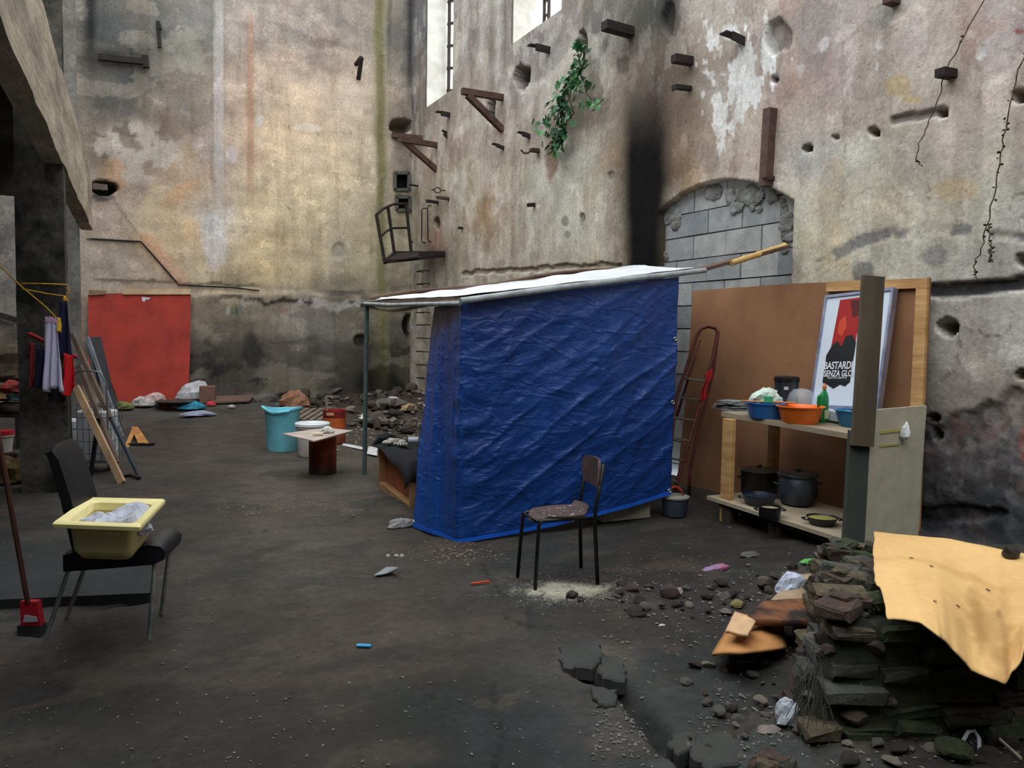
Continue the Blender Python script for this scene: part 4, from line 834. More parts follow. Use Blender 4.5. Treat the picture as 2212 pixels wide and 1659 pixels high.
pot(1733, 1098, 86, .245, 'tarnished round bellied aluminium pot in the middle of the lower shelf', ALU, mat('steel_lid', (100, 104, 110), .3, .8), shape='round')
pot(1648, 1097, 74, .085, 'wide dark blue pan in front of the large black pot', mat('dark_blue_enamel', (28, 40, 62), .35, c2=(20, 26, 40)), name='frying_pan', shape='pan', fill=mat('dark_water', (50, 60, 76), .15))
pot(1668, 1122, 47, .085, 'small dark saucepan with pale food at the shelf edge', SOOTP, fill=mat('cooked_rice', (170, 160, 126), .9, bump=.6, bsc=80))
pot(1785, 1140, 66, .06, 'shallow black pan with yellowish leftovers beside the post', SOOTP, name='frying_pan', shape='pan', fill=mat('yellow_leftovers', (150, 146, 78), .9, bump=.6, bsc=60))
# ------------------------------------------------------------------ brown school chair
def leg(t, a, b, r, m, name='leg'): return MB().tube([a, b], r, 10).build(name, m, t, smooth=50)
BLKM = mat('black_tube', (24, 25, 27), .45, .2, c2=(14, 14, 16), spec=.4)
BRS = mat('paint_spotted_brown_seat', (84, 66, 62), .6, c2=(58, 46, 44), sc=5, bump=.2)
fA, fB, fC, fD = G(1156, 1274), G(1118, 1247), G(1291, 1262), G(1255, 1227)
ch = thing('school_chair', 'brown school chair with black legs standing in white powder', 'chair', (fA+fB+fC+fD)/4)
up = lambda p, z, o=Vector((0, 0, 0)): Vector((p.x, p.y, z))+o
cen = (fA+fB+fC+fD)/4; zs = .425
ins = lambda p, k: (cen-p)*k
tA, tB, tC, tD = [up(p, zs, Z3(ins(p, .10), 0)) for p in (fA, fB, fC, fD)]
MB().tube([fA, tA-Vector((0, 0, .03)), tA+(tC-tA)*.06, tC], .0115, 10).build('leg', BLKM, ch, smooth=True)
MB().tube([fB, tB-Vector((0, 0, .03)), tB+(tD-tB)*.06, tD], .0115, 10).build('leg', BLKM, ch, smooth=True)
bt = zs+.335; bk = (tC-tA).normalized(); bk.z = 0
MB().tube([fC, tC-Vector((0, 0, .05)), tC+Vector((0, 0, .05)), up(tC, bt, bk*.05)], .0125, 10).build('leg', BLKM, ch, smooth=True)
MB().tube([fD, tD-Vector((0, 0, .05)), tD+Vector((0, 0, .05)), up(tD, bt, bk*.05)], .0125, 10).build('leg', BLKM, ch, smooth=True)
MB().tube([tA-Vector((0, 0, .005)), tB-Vector((0, 0, .005))], .009, 8).build('cross_bar', BLKM, ch, smooth=True)
def rr2(u, v, e=.16):   # squircle mapping of unit square
    a, b = 2*u-1, 2*v-1; k = 1-e*abs(a*b)**1.5; return .5+a*k/2, .5+b*k/2
def seatp(u, v):
    a, b = rr2(u, v, .22); p = (tA.lerp(tC, a*1.02-.03)).lerp(tB.lerp(tD, a*1.02-.03), b*1.12-.06)
    p.z = zs+.012-.012*math.sin(math.pi*u)*math.sin(math.pi*v)-.035*max(0, (.16-u)/.16)**2+.03*max(0, (u-.88)/.12)**2; return p
seat_ = MB().grid(seatp, 18, 16, .012, (0, 0, 1)).build('seat', BRS, ch, smooth=50)
def backp(u, v):
    a, b = rr2(u, v, .14); q0, q1 = up(tC, 0, bk*.035), up(tD, 0, bk*.035); w = (q0-q1)*.07
    p = (q0+w).lerp(q1-w, a); p = p+bk*(.035*math.sin(math.pi*a)); p.z = zs+.165+b*.19; return p-bk*.012
backr_ = MB().grid(backp, 16, 10, .011, bk*-1).build('backrest', BRS, ch, smooth=50)
SPOT = mat('white_paint_spot', (176, 172, 168), .7, c2=(130, 124, 120), sc=20)
mb = MB(); rs = random.Random(3)
for k in range(26):
    p = seatp(rs.uniform(.05, .95), rs.uniform(.1, .9))+Vector((0, 0, .0125)); mb.lathe(p, [(rs.uniform(.003, .009), 0), (.002, .0012)], 7, sx=rs.uniform(.7, 1.8))
mb.build('paint_spot', SPOT, seat_, kind='stuff')
q = backp(0.03, .75)-bk*.012; mb = MB(); mb.grid(lambda u, v: backp(.0+.12*u, .25+.75*v)-bk*.0125, 4, 8, .002, -bk); mb.build('worn_edge', mat('worn_edge_paint', (150, 132, 126), .8, c2=(96, 78, 74), sc=30), backr_)
# ------------------------------------------------------------------ black dining chair with the yellow tub
LEA = mat('black_leatherette', (18, 20, 28), .45, c2=(10, 12, 16), sc=4, bump=.2, bsc=60, spec=.5)
CHR = mat('dull_chrome', (205, 212, 214), .3, .8, c2=(110, 118, 122), sc=6)
lA, lB, lC, lD = G(322, 1382), G(348, 1328), G(97, 1384), G(143, 1337)
dc = thing('dining_chair', 'black leatherette dining chair with chrome legs holding the yellow tub', 'chair', (lA+lB+lC+lD)/4)
fx_ = (lA-lC); fx_.z = 0; fx_.normalize(); sd = Vector((-fx_.y, fx_.x, 0)); sd = sd if sd.dot(fh) > 0 else -sd
_sd = ((lD-lC)+(lB-lA)); _sd.z = 0; sd = (sd+_sd.normalized()*1.3).normalized(); fx_ = Vector((sd.y, -sd.x, 0)); fx_ = fx_ if fx_.dot(rh) > 0 else -fx_
s_o = lC+fx_*.09; wdt = .35; dep = (lA-lC).length-.06
def CF(a, b, z): return Vector((s_o.x, s_o.y, 0))+fx_*a+sd*b+Vector((0, 0, z))
for p, q in ((lA, CF(dep-.02, .03, .37)), (lB, CF(dep-.02, wdt-.03, .37)), (lC, CF(.02, .03, .36)), (lD, CF(.02, wdt-.03, .36))): leg(dc, p, q, .011, CHR)
# seat: padded, dipping in the middle, rolled front edge
prof = [(0, .335), (0, .43), (.1, .455), (.25, .44), (dep-.14, .45), (dep-.05, .475), (dep+.015, .465), (dep+.04, .43), (dep+.03, .385), (dep-.02, .36), (.2, .345)]
vs = []; nb = 8
for j in range(nb+1):
    b = j/nb; e = 1-.12*abs(2*b-1)**6
    for a, z in prof: vs.append(CF(a, b*wdt, .40+(z-.40)*e))
n = len(prof); MB().add(vs, [(j*n+i, j*n+(i+1) % n, (j+1)*n+(i+1) % n, (j+1)*n+i) for j in range(nb) for i in range(n)]+[tuple(range(n-1, -1, -1)), tuple(nb*n+i for i in range(n))]).build('seat', LEA, dc, smooth=60)
bp = [(.02, .34), (-.015, .52), (-.05, .70), (-.10, .93), (-.115, .965), (-.085, .975), (-.055, .93), (.0, .70), (.04, .54), (.075, .42)]
vs = []
for j in range(nb+1):
    b = j/nb; e = .03*abs(2*b-1)**4
    for a, z in bp: vs.append(CF(a+.04, .01+b*(wdt-.02), z-(e if z > .9 else 0)))
n = len(bp); MB().add(vs, [(j*n+i, j*n+(i+1) % n, (j+1)*n+(i+1) % n, (j+1)*n+i) for j in range(nb) for i in range(n)]+[tuple(range(n-1, -1, -1)), tuple(nb*n+i for i in range(n))]).build('backrest', LEA, dc, smooth=60)
# tub
YEL = mat('cream_yellow_plastic', (244, 234, 172), .45, c2=(232, 218, 150), sc=2, bump=.1)
YED = mat('darker_yellow_plastic', (224, 208, 138), .55, c2=(170, 150, 88), sc=5, bump=.15)  # outer wall of the tub, a darker yellow than the rim
zr = .655; cor = [onz(x, y, zr) for x, y in ((113, 1130), (302, 1137), (357, 1079), (191, 1075))]
tubo = (cor[0]+cor[1]+cor[2]+cor[3])/4
tub = thing('plastic_tub', 'cream yellow plastic tub full of white rags on the black chair', 'tub', Z3(tubo, .455))
def quad(u, v, z): p = cor[0].lerp(cor[1], u).lerp(cor[3].lerp(cor[2], u), v); return Vector((p.x, p.y, z))
def ringq(m_, z, rad=.08, n=6, flatc=None):   # rounded rectangle inset m_
    pts = []
    for cx_, cy_, a0 in ((1-m_-rad, 1-m_-rad, 0), (m_+rad, 1-m_-rad, 90), (m_+rad, m_+rad, 180), (1-m_-rad, m_+rad, 270)):
        for k in range(n+1): a = math.radians(a0+90*k/n); pts.append(quad(cx_+rad*math.cos(a), cy_+rad*math.sin(a), z))
    return pts
def loft(rings, cap0=False, cap1=False):
    n = len(rings[0]); mb = MB(); mb.add([p for r_ in rings for p in r_], [(i*n+k, i*n+(k+1) % n, (i+1)*n+(k+1) % n, (i+1)*n+k) for i in range(len(rings)-1) for k in range(n)]+([tuple(range(n-1, -1, -1))] if cap0 else [])+([tuple((len(rings)-1)*n+k for k in range(n))] if cap1 else [])); return mb
loft([ringq(.0, zr-.022, .02), ringq(-.005, zr-.004, .02), ringq(.01, zr+.004, .03), ringq(.09, zr, .08), ringq(.12, zr-.01, .08), ringq(.15, .50, .08), ringq(.2, .468, .1), ringq(.35, .465, .1)], cap1=True).build('rim', YEL, tub, smooth=50)
loft([ringq(.26, .456, .1), ringq(.2, .462, .1), ringq(.17, .49, .09), ringq(.115, zr-.012, .08)], cap0=True).build('outer_wall', YED, tub, smooth=50)
WRAG = mat('white_rags', (206, 210, 222), .85, c2=(160, 166, 182), sc=7, bump=.4)
p = quad(.5, .55, .51); 
for i, (u_, v_, r_, s_) in enumerate(((.62, .5, .10, 3), (.4, .45, .09, 4), (.75, .4, .07, 5), (.66, .62, .085, 9), (.3, .36, .05, 12))):
    o = crumple(quad(u_, v_, .53+.012*i*(i < 4)), r_*1.2, r_, .09, s_, 22, WRAG, 'rag'); tag(o, ('largest white rag in the middle of the yellow tub', 'white rag at the left side of the yellow tub', 'white rag at the right side of the yellow tub', 'white rag at the far side of the yellow tub', 'smallest white rag at the near left corner of the yellow tub')[i], 'rag', 'white rags in the yellow tub')
# ------------------------------------------------------------------ broom at the left edge
br0 = G(63, 1362); bt_ = atd(-10, 905, (br0-CP).dot(FW)-.15)
bm = thing('broom', 'brush with a brown handle and red head leaning at the left edge', 'broom', br0)
hb = atd(60, 1302, (br0-CP).dot(FW)-.02)
MB().tube([hb, bt_], .0125, 10).build('handle', mat('brown_handle', (96, 56, 46), .55, c2=(66, 40, 36), sc=5), bm, smooth=50)
k_ = (hb-bt_).normalized(); s_ = rh
mb = MB(); e0 = atd(62, 1300, (br0-CP).dot(FW)-.02); e1 = atd(64, 1352, (br0-CP).dot(FW)-.02); mb.prism([e0-s_*.045, e0+s_*.04, e1+s_*.055, e1-s_*.045], fh*.04); mb.build('head', plas('red_head_plastic', (196, 34, 50)), bm)
e2 = G(62, 1376); mb = MB(); mb.prism([e1-s_*.06-fh*.01, e1+s_*.06-fh*.01, e2+s_*.062-fh*.01, e2-s_*.05-fh*.01], fh*.06); mb.build('bristles', mat('black_bristle', (20, 20, 22), .9, bump=1, bsc=90, stretch=(8, 8, 1)), bm)
mb = MB(); mb.prism([e1-s_*.03+Vector((0, 0, .02))-fh*.003, e1+s_*.045+Vector((0, 0, .025))-fh*.003, e1+s_*.04+Vector((0, 0, .05))-fh*.003, e1-s_*.02+Vector((0, 0, .06))-fh*.003], -fh*.004); mb.build('sticker', plas('white_sticker', (200, 204, 208)), bm)
# low slab behind the black chair
SLB = mat('blue_grey_slab', (50, 54, 56), .85, c2=(32, 35, 38), sc=3, bump=.5, bsc=20)
mb = MB(); q = [G(-120, 1322), G(330, 1300), G(335, 1218), G(-120, 1232)]; mb.prism([Z3(p, -.03) for p in q], (0, 0, .085)); o = mb.build('concrete_slab', SLB); tag(o, 'low dark concrete slab lying behind the black chair', 'slab')
# ------------------------------------------------------------------ buckets in the middle
BLU = mat('sky_blue_plastic', (124, 214, 234), .5, c2=(112, 170, 180), sc=2.5, bump=.08)
c = G(610, 972); r = .225; h = .555
t = thing('plastic_bin', 'sky blue plastic bin with a warped rim on the open floor', 'bin', c)
n = 40; prof = [(.84, 0), (.86, .02), (.97, h-.04), (1.0, h-.03), (1.13, h-.025), (1.14, h), (1.0, h), (.94, h-.05), (.83, .03), (.05, .03)]
vs = []
for k_, z in prof:
    for k in range(n):
        a = 2*math.pi*k/n; zz_ = z+(.022*math.cos(2*a+.9)-.012*math.cos(a*3) if z > .45 else 0); kk = k_*(1+.035*math.cos(2*a+.3)*(z > .3)); vs.append(c+Vector((r*kk*math.cos(a), r*kk*math.sin(a), zz_)))
MB().add(vs, [(i*n+k, i*n+(k+1) % n, (i+1)*n+(k+1) % n, (i+1)*n+k) for i in range(len(prof)-1) for k in range(n)]+[tuple(range(n-1, -1, -1)), tuple((len(prof)-1)*n+k for k in range(n))]).build('bin_body', BLU, t, smooth=40)
MB().tube([c-fh*r*1.08+rh*a_+Vector((0, 0, h-.03-.012*math.cos(a_*20))) for a_ in (-.02, .04, .1, .16)], .014, 8).build('rim_grip', BLU, t, smooth=True)
c = G(675, 984); r = .2
t = thing('paint_bucket', 'white plastic bucket with a ribbed white lid beside the blue bin', 'bucket', c)
WHB = mat('white_bucket_plastic', (214, 208, 202), .5, c2=(176, 160, 150), sc=3, bump=.06)
MB().lathe(c, [(r*.82, 0), (r*.86, .02), (r*.97, .35), (r*1.03, .352), (r*1.03, .37), (r*.98, .372), (r*.98, .39)], 36).build('bucket_body', WHB, t, smooth=40)
MB().lathe(c, [(r*1.06, .375), (r*1.09, .38), (r*1.09, .41), (r*1.04, .42), (r*.96, .415), (r*.92, .40), (r*.1, .40)], 36).build('lid', plas('white_lid_plastic', (226, 230, 232)), t, smooth=40)
c = G(697, 1022); r = .148; hcan = .43
RUST = mat('scorched_rusty_tin', (150, 62, 34), .6, .35, c2=(40, 24, 20), sc=3, bump=.3, lo=.42, hi=.6, stretch=(1, 1, .8))
t = thing('tin_drum', 'rusty red brown tin drum scorched black at the bottom', 'drum', c)
vs = MB().lathe(c, [(r, 0), (r*1.02, .008), (r, .016), (r, hcan*.5), (r*1.012, hcan*.5+.006), (r, hcan*.5+.012), (r, hcan-.012), (r*1.02, hcan-.006), (r, hcan)], 40); o = vs.build('drum_body', mat('scorched_tin_with_soot', (255, 255, 255), .55, .3, c2=(190, 180, 176), sc=6, bump=.3, vcol='stain'), t, smooth=50)
co_ = np.array([tuple(v.co) for v in o.data.vertices]); z_ = co_[:, 2]; nn = fbm(co_[:, 0]*8, co_[:, 1]*8+z_*3, 3); mk = np.clip((z_/hcan-.35+(nn-.5)*.5)*3, 0, 1)[:, None]
setattr_col(o, 'stain', lin((46, 32, 26))*(1-mk)+lin((176, 72, 40))*mk)
MB().lathe(c+Vector((0, 0, hcan-.006)), [(r*.97, 0), (r*.05, .002)], 32).build('drum_top', RUST, t)
zt_ = hcan+c.z+.006; bq = [onz(x, y, zt_) for x, y in ((609, 939), (679, 955), (763, 932), (704, 926))]
mb = MB(); mb.prism(bq, (0, 0, .012)); tag(mb.build('thin_board', mat('pinkish_grey_board', (190, 176, 166), .7, c2=(156, 142, 132), sc=3)), 'thin grey brown board laid on the scorched tin drum like a table', 'board')
o = crumple(onz(704, 936, zt_+.016)+fh*.06, .075, .06, .055, 21, 18, plas('pale_cloth', (210, 206, 200), r=.9), 'rag'); tag(o, 'small whitish rag lying on the thin board', 'rag')
mb = MB(); a = onz(676, 938, zt_+.03); mb.tube([a, a+rh*.1+fh*.03], .022, 10); tag(mb.build('paper_roll', plas('cream_paper', (220, 206, 178), r=.9)), 'little cream roll beside the rag on the thin board', 'roll')
c = G(722, 957); r = .155
t = thing('paint_drum', 'dented orange rusty paint drum with a red top band behind the white bucket', 'drum', c)
MB().lathe(c, [(r*.98, 0), (r, .01), (r*1.0, .2), (r*1.015, .21), (r, .22), (r, .36)], 36).build('drum_body', mat('orange_rust_paint', (196, 96, 38), .55, .1, c2=(96, 48, 36), sc=3.5, bump=.2), t, smooth=45)
MB().lathe(c, [(r*1.005, .36), (r*1.02, .365), (r*1.02, .445), (r*1.04, .455), (r*1.03, .47), (r*.95, .468), (r*.93, .43), (r*.1, .43)], 36).build('top_band', mat('red_drum_band', (156, 44, 36), .5, c2=(104, 34, 32), sc=5), t, smooth=45)
MB().prism([c-fh*r*1.03+rh*a+Vector((0, 0, z)) for a, z in ((-.07, .40), (.03, .40), (.03, .44), (-.07, .44))], -fh*.003).build('label', plas('faded_label', (196, 150, 120)), t)
MB().bar(c+Vector((-.09, .05, .4)), c+Vector((-.1, .06, .66)), .03, .03).build('stick', mat('grey_stick', (128, 122, 108), .8), t)
# pallet leaning on the rubble behind the bin
c = G(668, 926); t = thing('slatted_pallet', 'small grey pallet with sloping slats behind the blue bin', 'pallet', c)
GREYW = mat('grey_weathered_wood', (120, 108, 98), .85, c2=(78, 68, 62), sc=5, bump=.4)
for k in range(6):
    a = c+rh*(-.28+.11*k)-fh*.12+Vector((0, 0, .17)); MB().bar(a, a+fh*.5+rh*.16+Vector((0, 0, .13)), .075, .02).build('slat', GREYW, t)
MB().bar(c+rh*(-.34)-fh*.1+Vector((0, 0, .14)), c+rh*.34-fh*.1+Vector((0, 0, .14)), .05, .05).build('rail', GREYW, t)
MB().bar(c+rh*(-.2)+fh*.36+Vector((0, 0, .26)), c+rh*.48+fh*.36+Vector((0, 0, .26)), .05, .05).build('rail', GREYW, t)
for k in (-.25, .05, .3): MB().box(c+rh*k-fh*.08+Vector((0, 0, .06)), (.09, .06, .13)).build('block', GREYW, t)
# ------------------------------------------------------------------ wooden crate with cloth and gloves
q0 = G(817, 1053); q1 = G(886, 1099); hz = .40
t = thing('wooden_crate', 'open sided wooden crate beside the blue tarpaulin', 'crate', (q0+q1)/2)
uv_ = (q1-q0); uv_.z = 0; Lc = uv_.length; uv_.normalize(); sv = Vector((uv_.y, -uv_.x, 0)); sv = sv if sv.dot(rh) > 0 else -sv; Dc = .42
zg = min(q0.z, q1.z)
def K(a, b, z): return Vector((q0.x, q0.y, zg))+uv_*a+sv*b+Vector((0, 0, z))
WLT = mat('light_crate_wood', (172, 134, 92), .75, c2=(132, 98, 66), sc=4, bump=.25, stretch=(1, 1, 4)); WIN = mat('red_brown_ply', (168, 92, 54), .75, c2=(130, 70, 42), sc=3)
for a in (.02, Lc-.02): MB().hexa([K(a-.02, 0, 0), K(a+.02, 0, 0), K(a+.02, Dc, 0), K(a-.02, Dc, 0), K(a-.02, 0, hz), K(a+.02, 0, hz), K(a+.02, Dc, hz), K(a-.02, Dc, hz)]).build('side_board', WLT, t)
MB().hexa([K(0, 0, hz), K(Lc, 0, hz), K(Lc, Dc, hz), K(0, Dc, hz), K(0, 0, hz+.02), K(Lc, 0, hz+.02), K(Lc, Dc, hz+.02), K(0, Dc, hz+.02)]).build('top_board', WLT, t)
MB().hexa([K(.04, 0, .04), K(Lc-.04, 0, .04), K(Lc-.04, Dc, .04), K(.04, Dc, .04), K(.04, 0, .06), K(Lc-.04, 0, .06), K(Lc-.04, Dc, .06), K(.04, Dc, .06)]).build('bottom_board', WLT, t)
MB().bar(K(0, .012, .02), K(Lc, .012, .02), .024, .04).build('bottom_rail', WLT, t)
MB().hexa([K(.04, .07, .06), K(Lc-.04, .07, .06), K(Lc-.04, .085, .06), K(.04, .085, .06), K(.04, .07, hz), K(Lc-.04, .07, hz), K(Lc-.04, .085, hz), K(.04, .085, hz)]).build('back_board', WIN, t)
BCL = mat('black_cloth', (36, 38, 42), .95, c2=(22, 24, 28), sc=5, bump=.5, bsc=40)
def blk(u, v):
    a = -.08+u*(Lc+.16); b = -.06+v*(Dc+.12); z = hz+.03+.05*float(fbm(u*5, v*4, 3, 3))
    if b < 0: z += b*.5-.01*math.sin(u*14)-.09*sst(.35, .9, u)*(-b/.06)
    e = max(0, a-Lc); z -= e*2.3*(.6+.5*math.sin(v*5))
    return K(min(a, Lc+.02+e*.2), b, float(z))
tag(cloth(blk, 34, 18, BCL, 'black_cloth', th=.008), 'black cloth thrown over the top of the wooden crate', 'cloth')
tag(crumple(K(-.02, .1, hz+.0), .14, .12, .12, 31, 20, BCL, 'black_bag'), 'black crumpled bag at the crate corner next to the thin post', 'bag')
def glove(c, ang, name_l, seed):
    mb = MB(); R = rotz(ang); rs = random.Random(seed); c = Vector(c)
    mb.tube([c+R @ Vector((-.12, 0, .012)), c+R @ Vector((-.06, 0, .014)), c+R @ Vector((0, 0, .018)), c+R @ Vector((.02, 0, .016))], [.032, .034, .042, .036], 10)
    for k, (y, l) in enumerate(((-.032, .055), (-.011, .07), (.011, .066), (.032, .05))):
        b0 = c+R @ Vector((.01, y, .014)); mb.tube([b0, b0+R @ Vector((l*.6, y*.25, .008)), b0+R @ Vector((l, y*.3, -.002))], [.012, .011, .008], 8)
    b0 = c+R @ Vector((-.03, -.04, .014)); mb.tube([b0, b0+R @ Vector((.03, -.03, .004)), b0+R @ Vector((.05, -.036, -.002))], [.013, .012, .009], 8)
    return tag(mb.build('work_glove', mat('off_white_glove', (206, 202, 190), .95, c2=(168, 160, 146), sc=20, bump=.5), smooth=True), name_l, 'glove', 'work gloves on the crate')
glove(K(.28, .05, hz+.075), math.radians(205), 'off white work glove nearest the thin post on the black cloth', 1)
glove(K(.42, .13, hz+.075), math.radians(250), 'white work glove lying second on the black cloth', 2)
c = K(.1, .28, hz+.08); mb = MB(); mb.tube([c, c+rh*.1], .035, 12); tag(mb.build('plastic_cup', plas('white_cup', (206, 208, 220))), 'whitish cup lying on its side on the black cloth', 'cup')
mb = MB(); mb.box(K(.13, .36, hz+.08)+rh*.12, (.11, .05, .035), rotz(-YAW-.2), bev=.008); tag(mb.build('small_packet', plas('yellow_packet', (210, 184, 60))), 'small yellow packet on the black cloth behind the gloves', 'packet')
# ------------------------------------------------------------------ red board on the back wall
RB_ = mat('red_painted_board', (194, 70, 56), .85, c2=(148, 54, 48), sc=2.2, bump=.25, bsc=50, fine=.15)
YP = YB-.14; BP = lambda x, y, o=0.: ony(x, y, YP-o)
rp = thing('red_board', 'large red painted board propped against the back wall', 'board', BP(330, 866))
N = 26; top = [(190+222*i/N, 636-6*math.sin(i*.9)*.3-(3 if i > 10 else 0)) for i in range(N+1)]
MB().prism([BP(x, y) for x, y in [(190, 800), (238, 820), (256, 868), (330, 872), (405, 866), (410, 780), (411, 700), (412, 631), (265, 633), (190, 636)]], (0, .03, 0)).build('board', RB_, rp)
MB().prism([BP(x, y, .03) for x, y in [(265, 624), (412, 624), (412, 636), (265, 636)]], (0, .03, 0)).build('batten', mat('pale_batten', (212, 186, 150), .7, c2=(180, 150, 116), sc=4), rp)
MB().prism([BP(x, y, .03) for x, y in [(192, 626), (232, 628), (225, 636), (192, 638)]], (0, .03, 0)).build('batten', mat('brown_batten', (150, 118, 92), .7), rp)
MB().prism([BP(x, y, .004) for x, y in [(306, 641), (325, 643), (322, 647), (315, 647), (312, 652), (307, 650)]], (0, .003, 0)).build('paper_scrap', SHW, rp)
# ------------------------------------------------------------------ leaning boards and trolley by the piers
def leanbar(a, b, w, hh, m, name, label, cat='plank'): mb = MB(); mb.bar(a, b, w, hh, up=fh, bev=.003); return tag(mb.build(name, m), label, cat)
PLK = mat('pale_plank', (196, 162, 126), .75, c2=(150, 120, 92), sc=3, stretch=(1, 1, .5)); PGR = mat('grey_brown_plank', (120, 100, 88), .85, c2=(84, 68, 60), sc=4, bump=.4)
b0 = G(264, 1044); leanbar(b0, atd(164, 836, 8.35), .075, .03, PLK, 'plank', 'pale new plank leaning in front of the wire trolley')
b0 = G(255, 985, .02); leanbar(atd(252, 1000, 8.3), atd(172, 790, 8.7), .05, .05, PGR, 'plank', 'grey brown plank leaning between the pale plank and the dark panel')
b0 = G(302, 1034); leanbar(b0, atd(240, 905, 8.5), .035, .03, mat('dark_blue_pole', (58, 68, 80), .6, .2), 'dark_bar', 'dark thin bar standing lowest beside the pale plank', 'bar')
leanbar(atd(238, 904, 8.5), atd(156, 722, 8.9), .05, .04, PGR, 'plank', 'long brown plank leaning highest toward the grey pier')
mb = MB(); p = G(262, 1030); mb.tube([p+rh*(-.0), p+rh*.1+Vector((0, 0, .02)), G(302, 1036, .02)], .016, 8); tag(mb.build('hooked_iron', IRON, smooth=True), 'dark bent iron lying between the plank feet', 'iron')
# dark panel with pale edge
a0 = G(262, 938); e0 = atd(187, 728, 10.7); t = thing('leaning_board', 'dark panel with a pale edge leaning in front of the red board', 'panel', a0)
w = -rh*.20-fh*.5
MB().hexa([a0, a0+rh*.035, a0+rh*.035+fh*.5-rh*.3, a0+fh*.5-rh*.3, e0, e0+rh*.035, e0+rh*.035+fh*.5-rh*.1, e0+fh*.5-rh*.1]).build('panel_sheet', mat('dark_grey_panel', (56, 62, 72), .6, c2=(34, 38, 44), sc=3), t)
MB().bar(a0-fh*.02+rh*.02, e0-fh*.02+rh*.02, .045, .03, up=fh).build('edge_strip', mat('pale_grey_edge', (150, 152, 164), .5), t)
a1 = atd(214, 850, 10.8); MB().bar(a1, atd(190, 740, 10.9), .05, .03, up=fh).build('back_strip', mat('bluish_strip', (120, 140, 150), .5), t)
for k, (x, y, z) in enumerate(((262, 950, 3), (282, 944, 4))):
    pass
CRD = mat('ochre_cardboard', (190, 134, 66), .85, c2=(150, 100, 52), sc=5)
t = thing('folded_cardboard', 'ochre folded cardboard piece at the foot of the dark panel', 'cardboard', G(285, 952))
p0 = G(268, 966); p1 = G(287, 936, .12); p2 = G(300, 962)
MB().prism([p0, p0+rh*.05, p1+rh*.05, p1], fh*.02).build('flap', CRD, t); MB().prism([p1-rh*.02, p1+rh*.06, p2+rh*.12+Vector((0, 0, .03)), p2], fh*.02).build('flap', CRD, t)
mb = MB(); mb.box(G(305, 962, .015), (.32, .06, .03), rotz(-.2)); tag(mb.build('charred_stick', mat('charred_wood', (30, 28, 28), .9, c2=(16, 16, 16))), 'charred stick beside the ochre cardboard piece', 'stick')
# wire shopping trolley
c = G(182, 1024)+fh*.12; t = thing('wire_trolley', 'wire shopping trolley holding white containers behind the dark pier', 'trolley', c); WIRE = mat('galvanised_wire', (130, 140, 142), .4, .7, c2=(96, 104, 106), sc=9)
def TB(a, b, z): return c+rh*a+fh*b+Vector((0, 0, z))
g = MB()
for k in range(7): g.tube([TB(-.2+.065*k, 0, .1), TB(-.2+.065*k, 0, .72)], .0035, 5)
for k in range(5): g.tube([TB(.19, .08*k, .1), TB(.19, .08*k, .72)], .0035, 5)
for z in (.1, .2, .33, .46, .59, .72): g.tube([TB(-.2, 0, z), TB(.19, 0, z), TB(.19, .32, z), TB(-.2, .32, z)], .0045, 5, close=True)
for k in range(5): g.tube([TB(-.2+.098*k, 0, .1), TB(-.2+.098*k, .32, .1)], .0035, 5)
g.build('basket', WIRE, t)
MB().tube([TB(-.16, 0, .02), TB(.12, 0, .02), TB(.2, 0, .05), TB(.22, 0, .14), TB(.2, 0, .22), TB(.19, 0, .95), TB(.14, -.02, 1.08), TB(.0, -.03, 1.1), TB(-.12, -.02, 1.08), TB(-.2, 0, .95), TB(-.2, 0, .1)], .009, 8).build('frame', WIRE, t, smooth=True)
for a in (-.17, .14): MB().lathe(TB(a, .12, .055), [(.055, -.012), (.06, 0), (.055, .012)], 20, axis=Matrix.Rotation(math.pi/2, 3, 'Y') @ Matrix.Identity(3)).build('wheel', BLKM, t)
mb = MB(); mb.box(TB(.0, .16, .38), (.34, .26, .56), rotz(-YAW), bev=.02); tag(mb.build('white_container', plas('white_container_plastic', (214, 218, 224))), 'tall white plastic container inside the wire trolley', 'container')
mb = MB(); q = G(158, 1006); mb.box(q+Vector((0, 0, .3)), (.16, .2, .46), rotz(-YAW), bev=.02); tag(mb.build('white_canister', plas('white_container_plastic', (214, 218, 224))), 'narrow white canister standing between the pier and the trolley', 'canister')
mb = MB(); mb.bar(G(195, 1032), atd(213, 905, 8.35), .035, .03, up=fh); tag(mb.build('black_bar', BLKM), 'black bar standing upright in front of the trolley', 'bar')
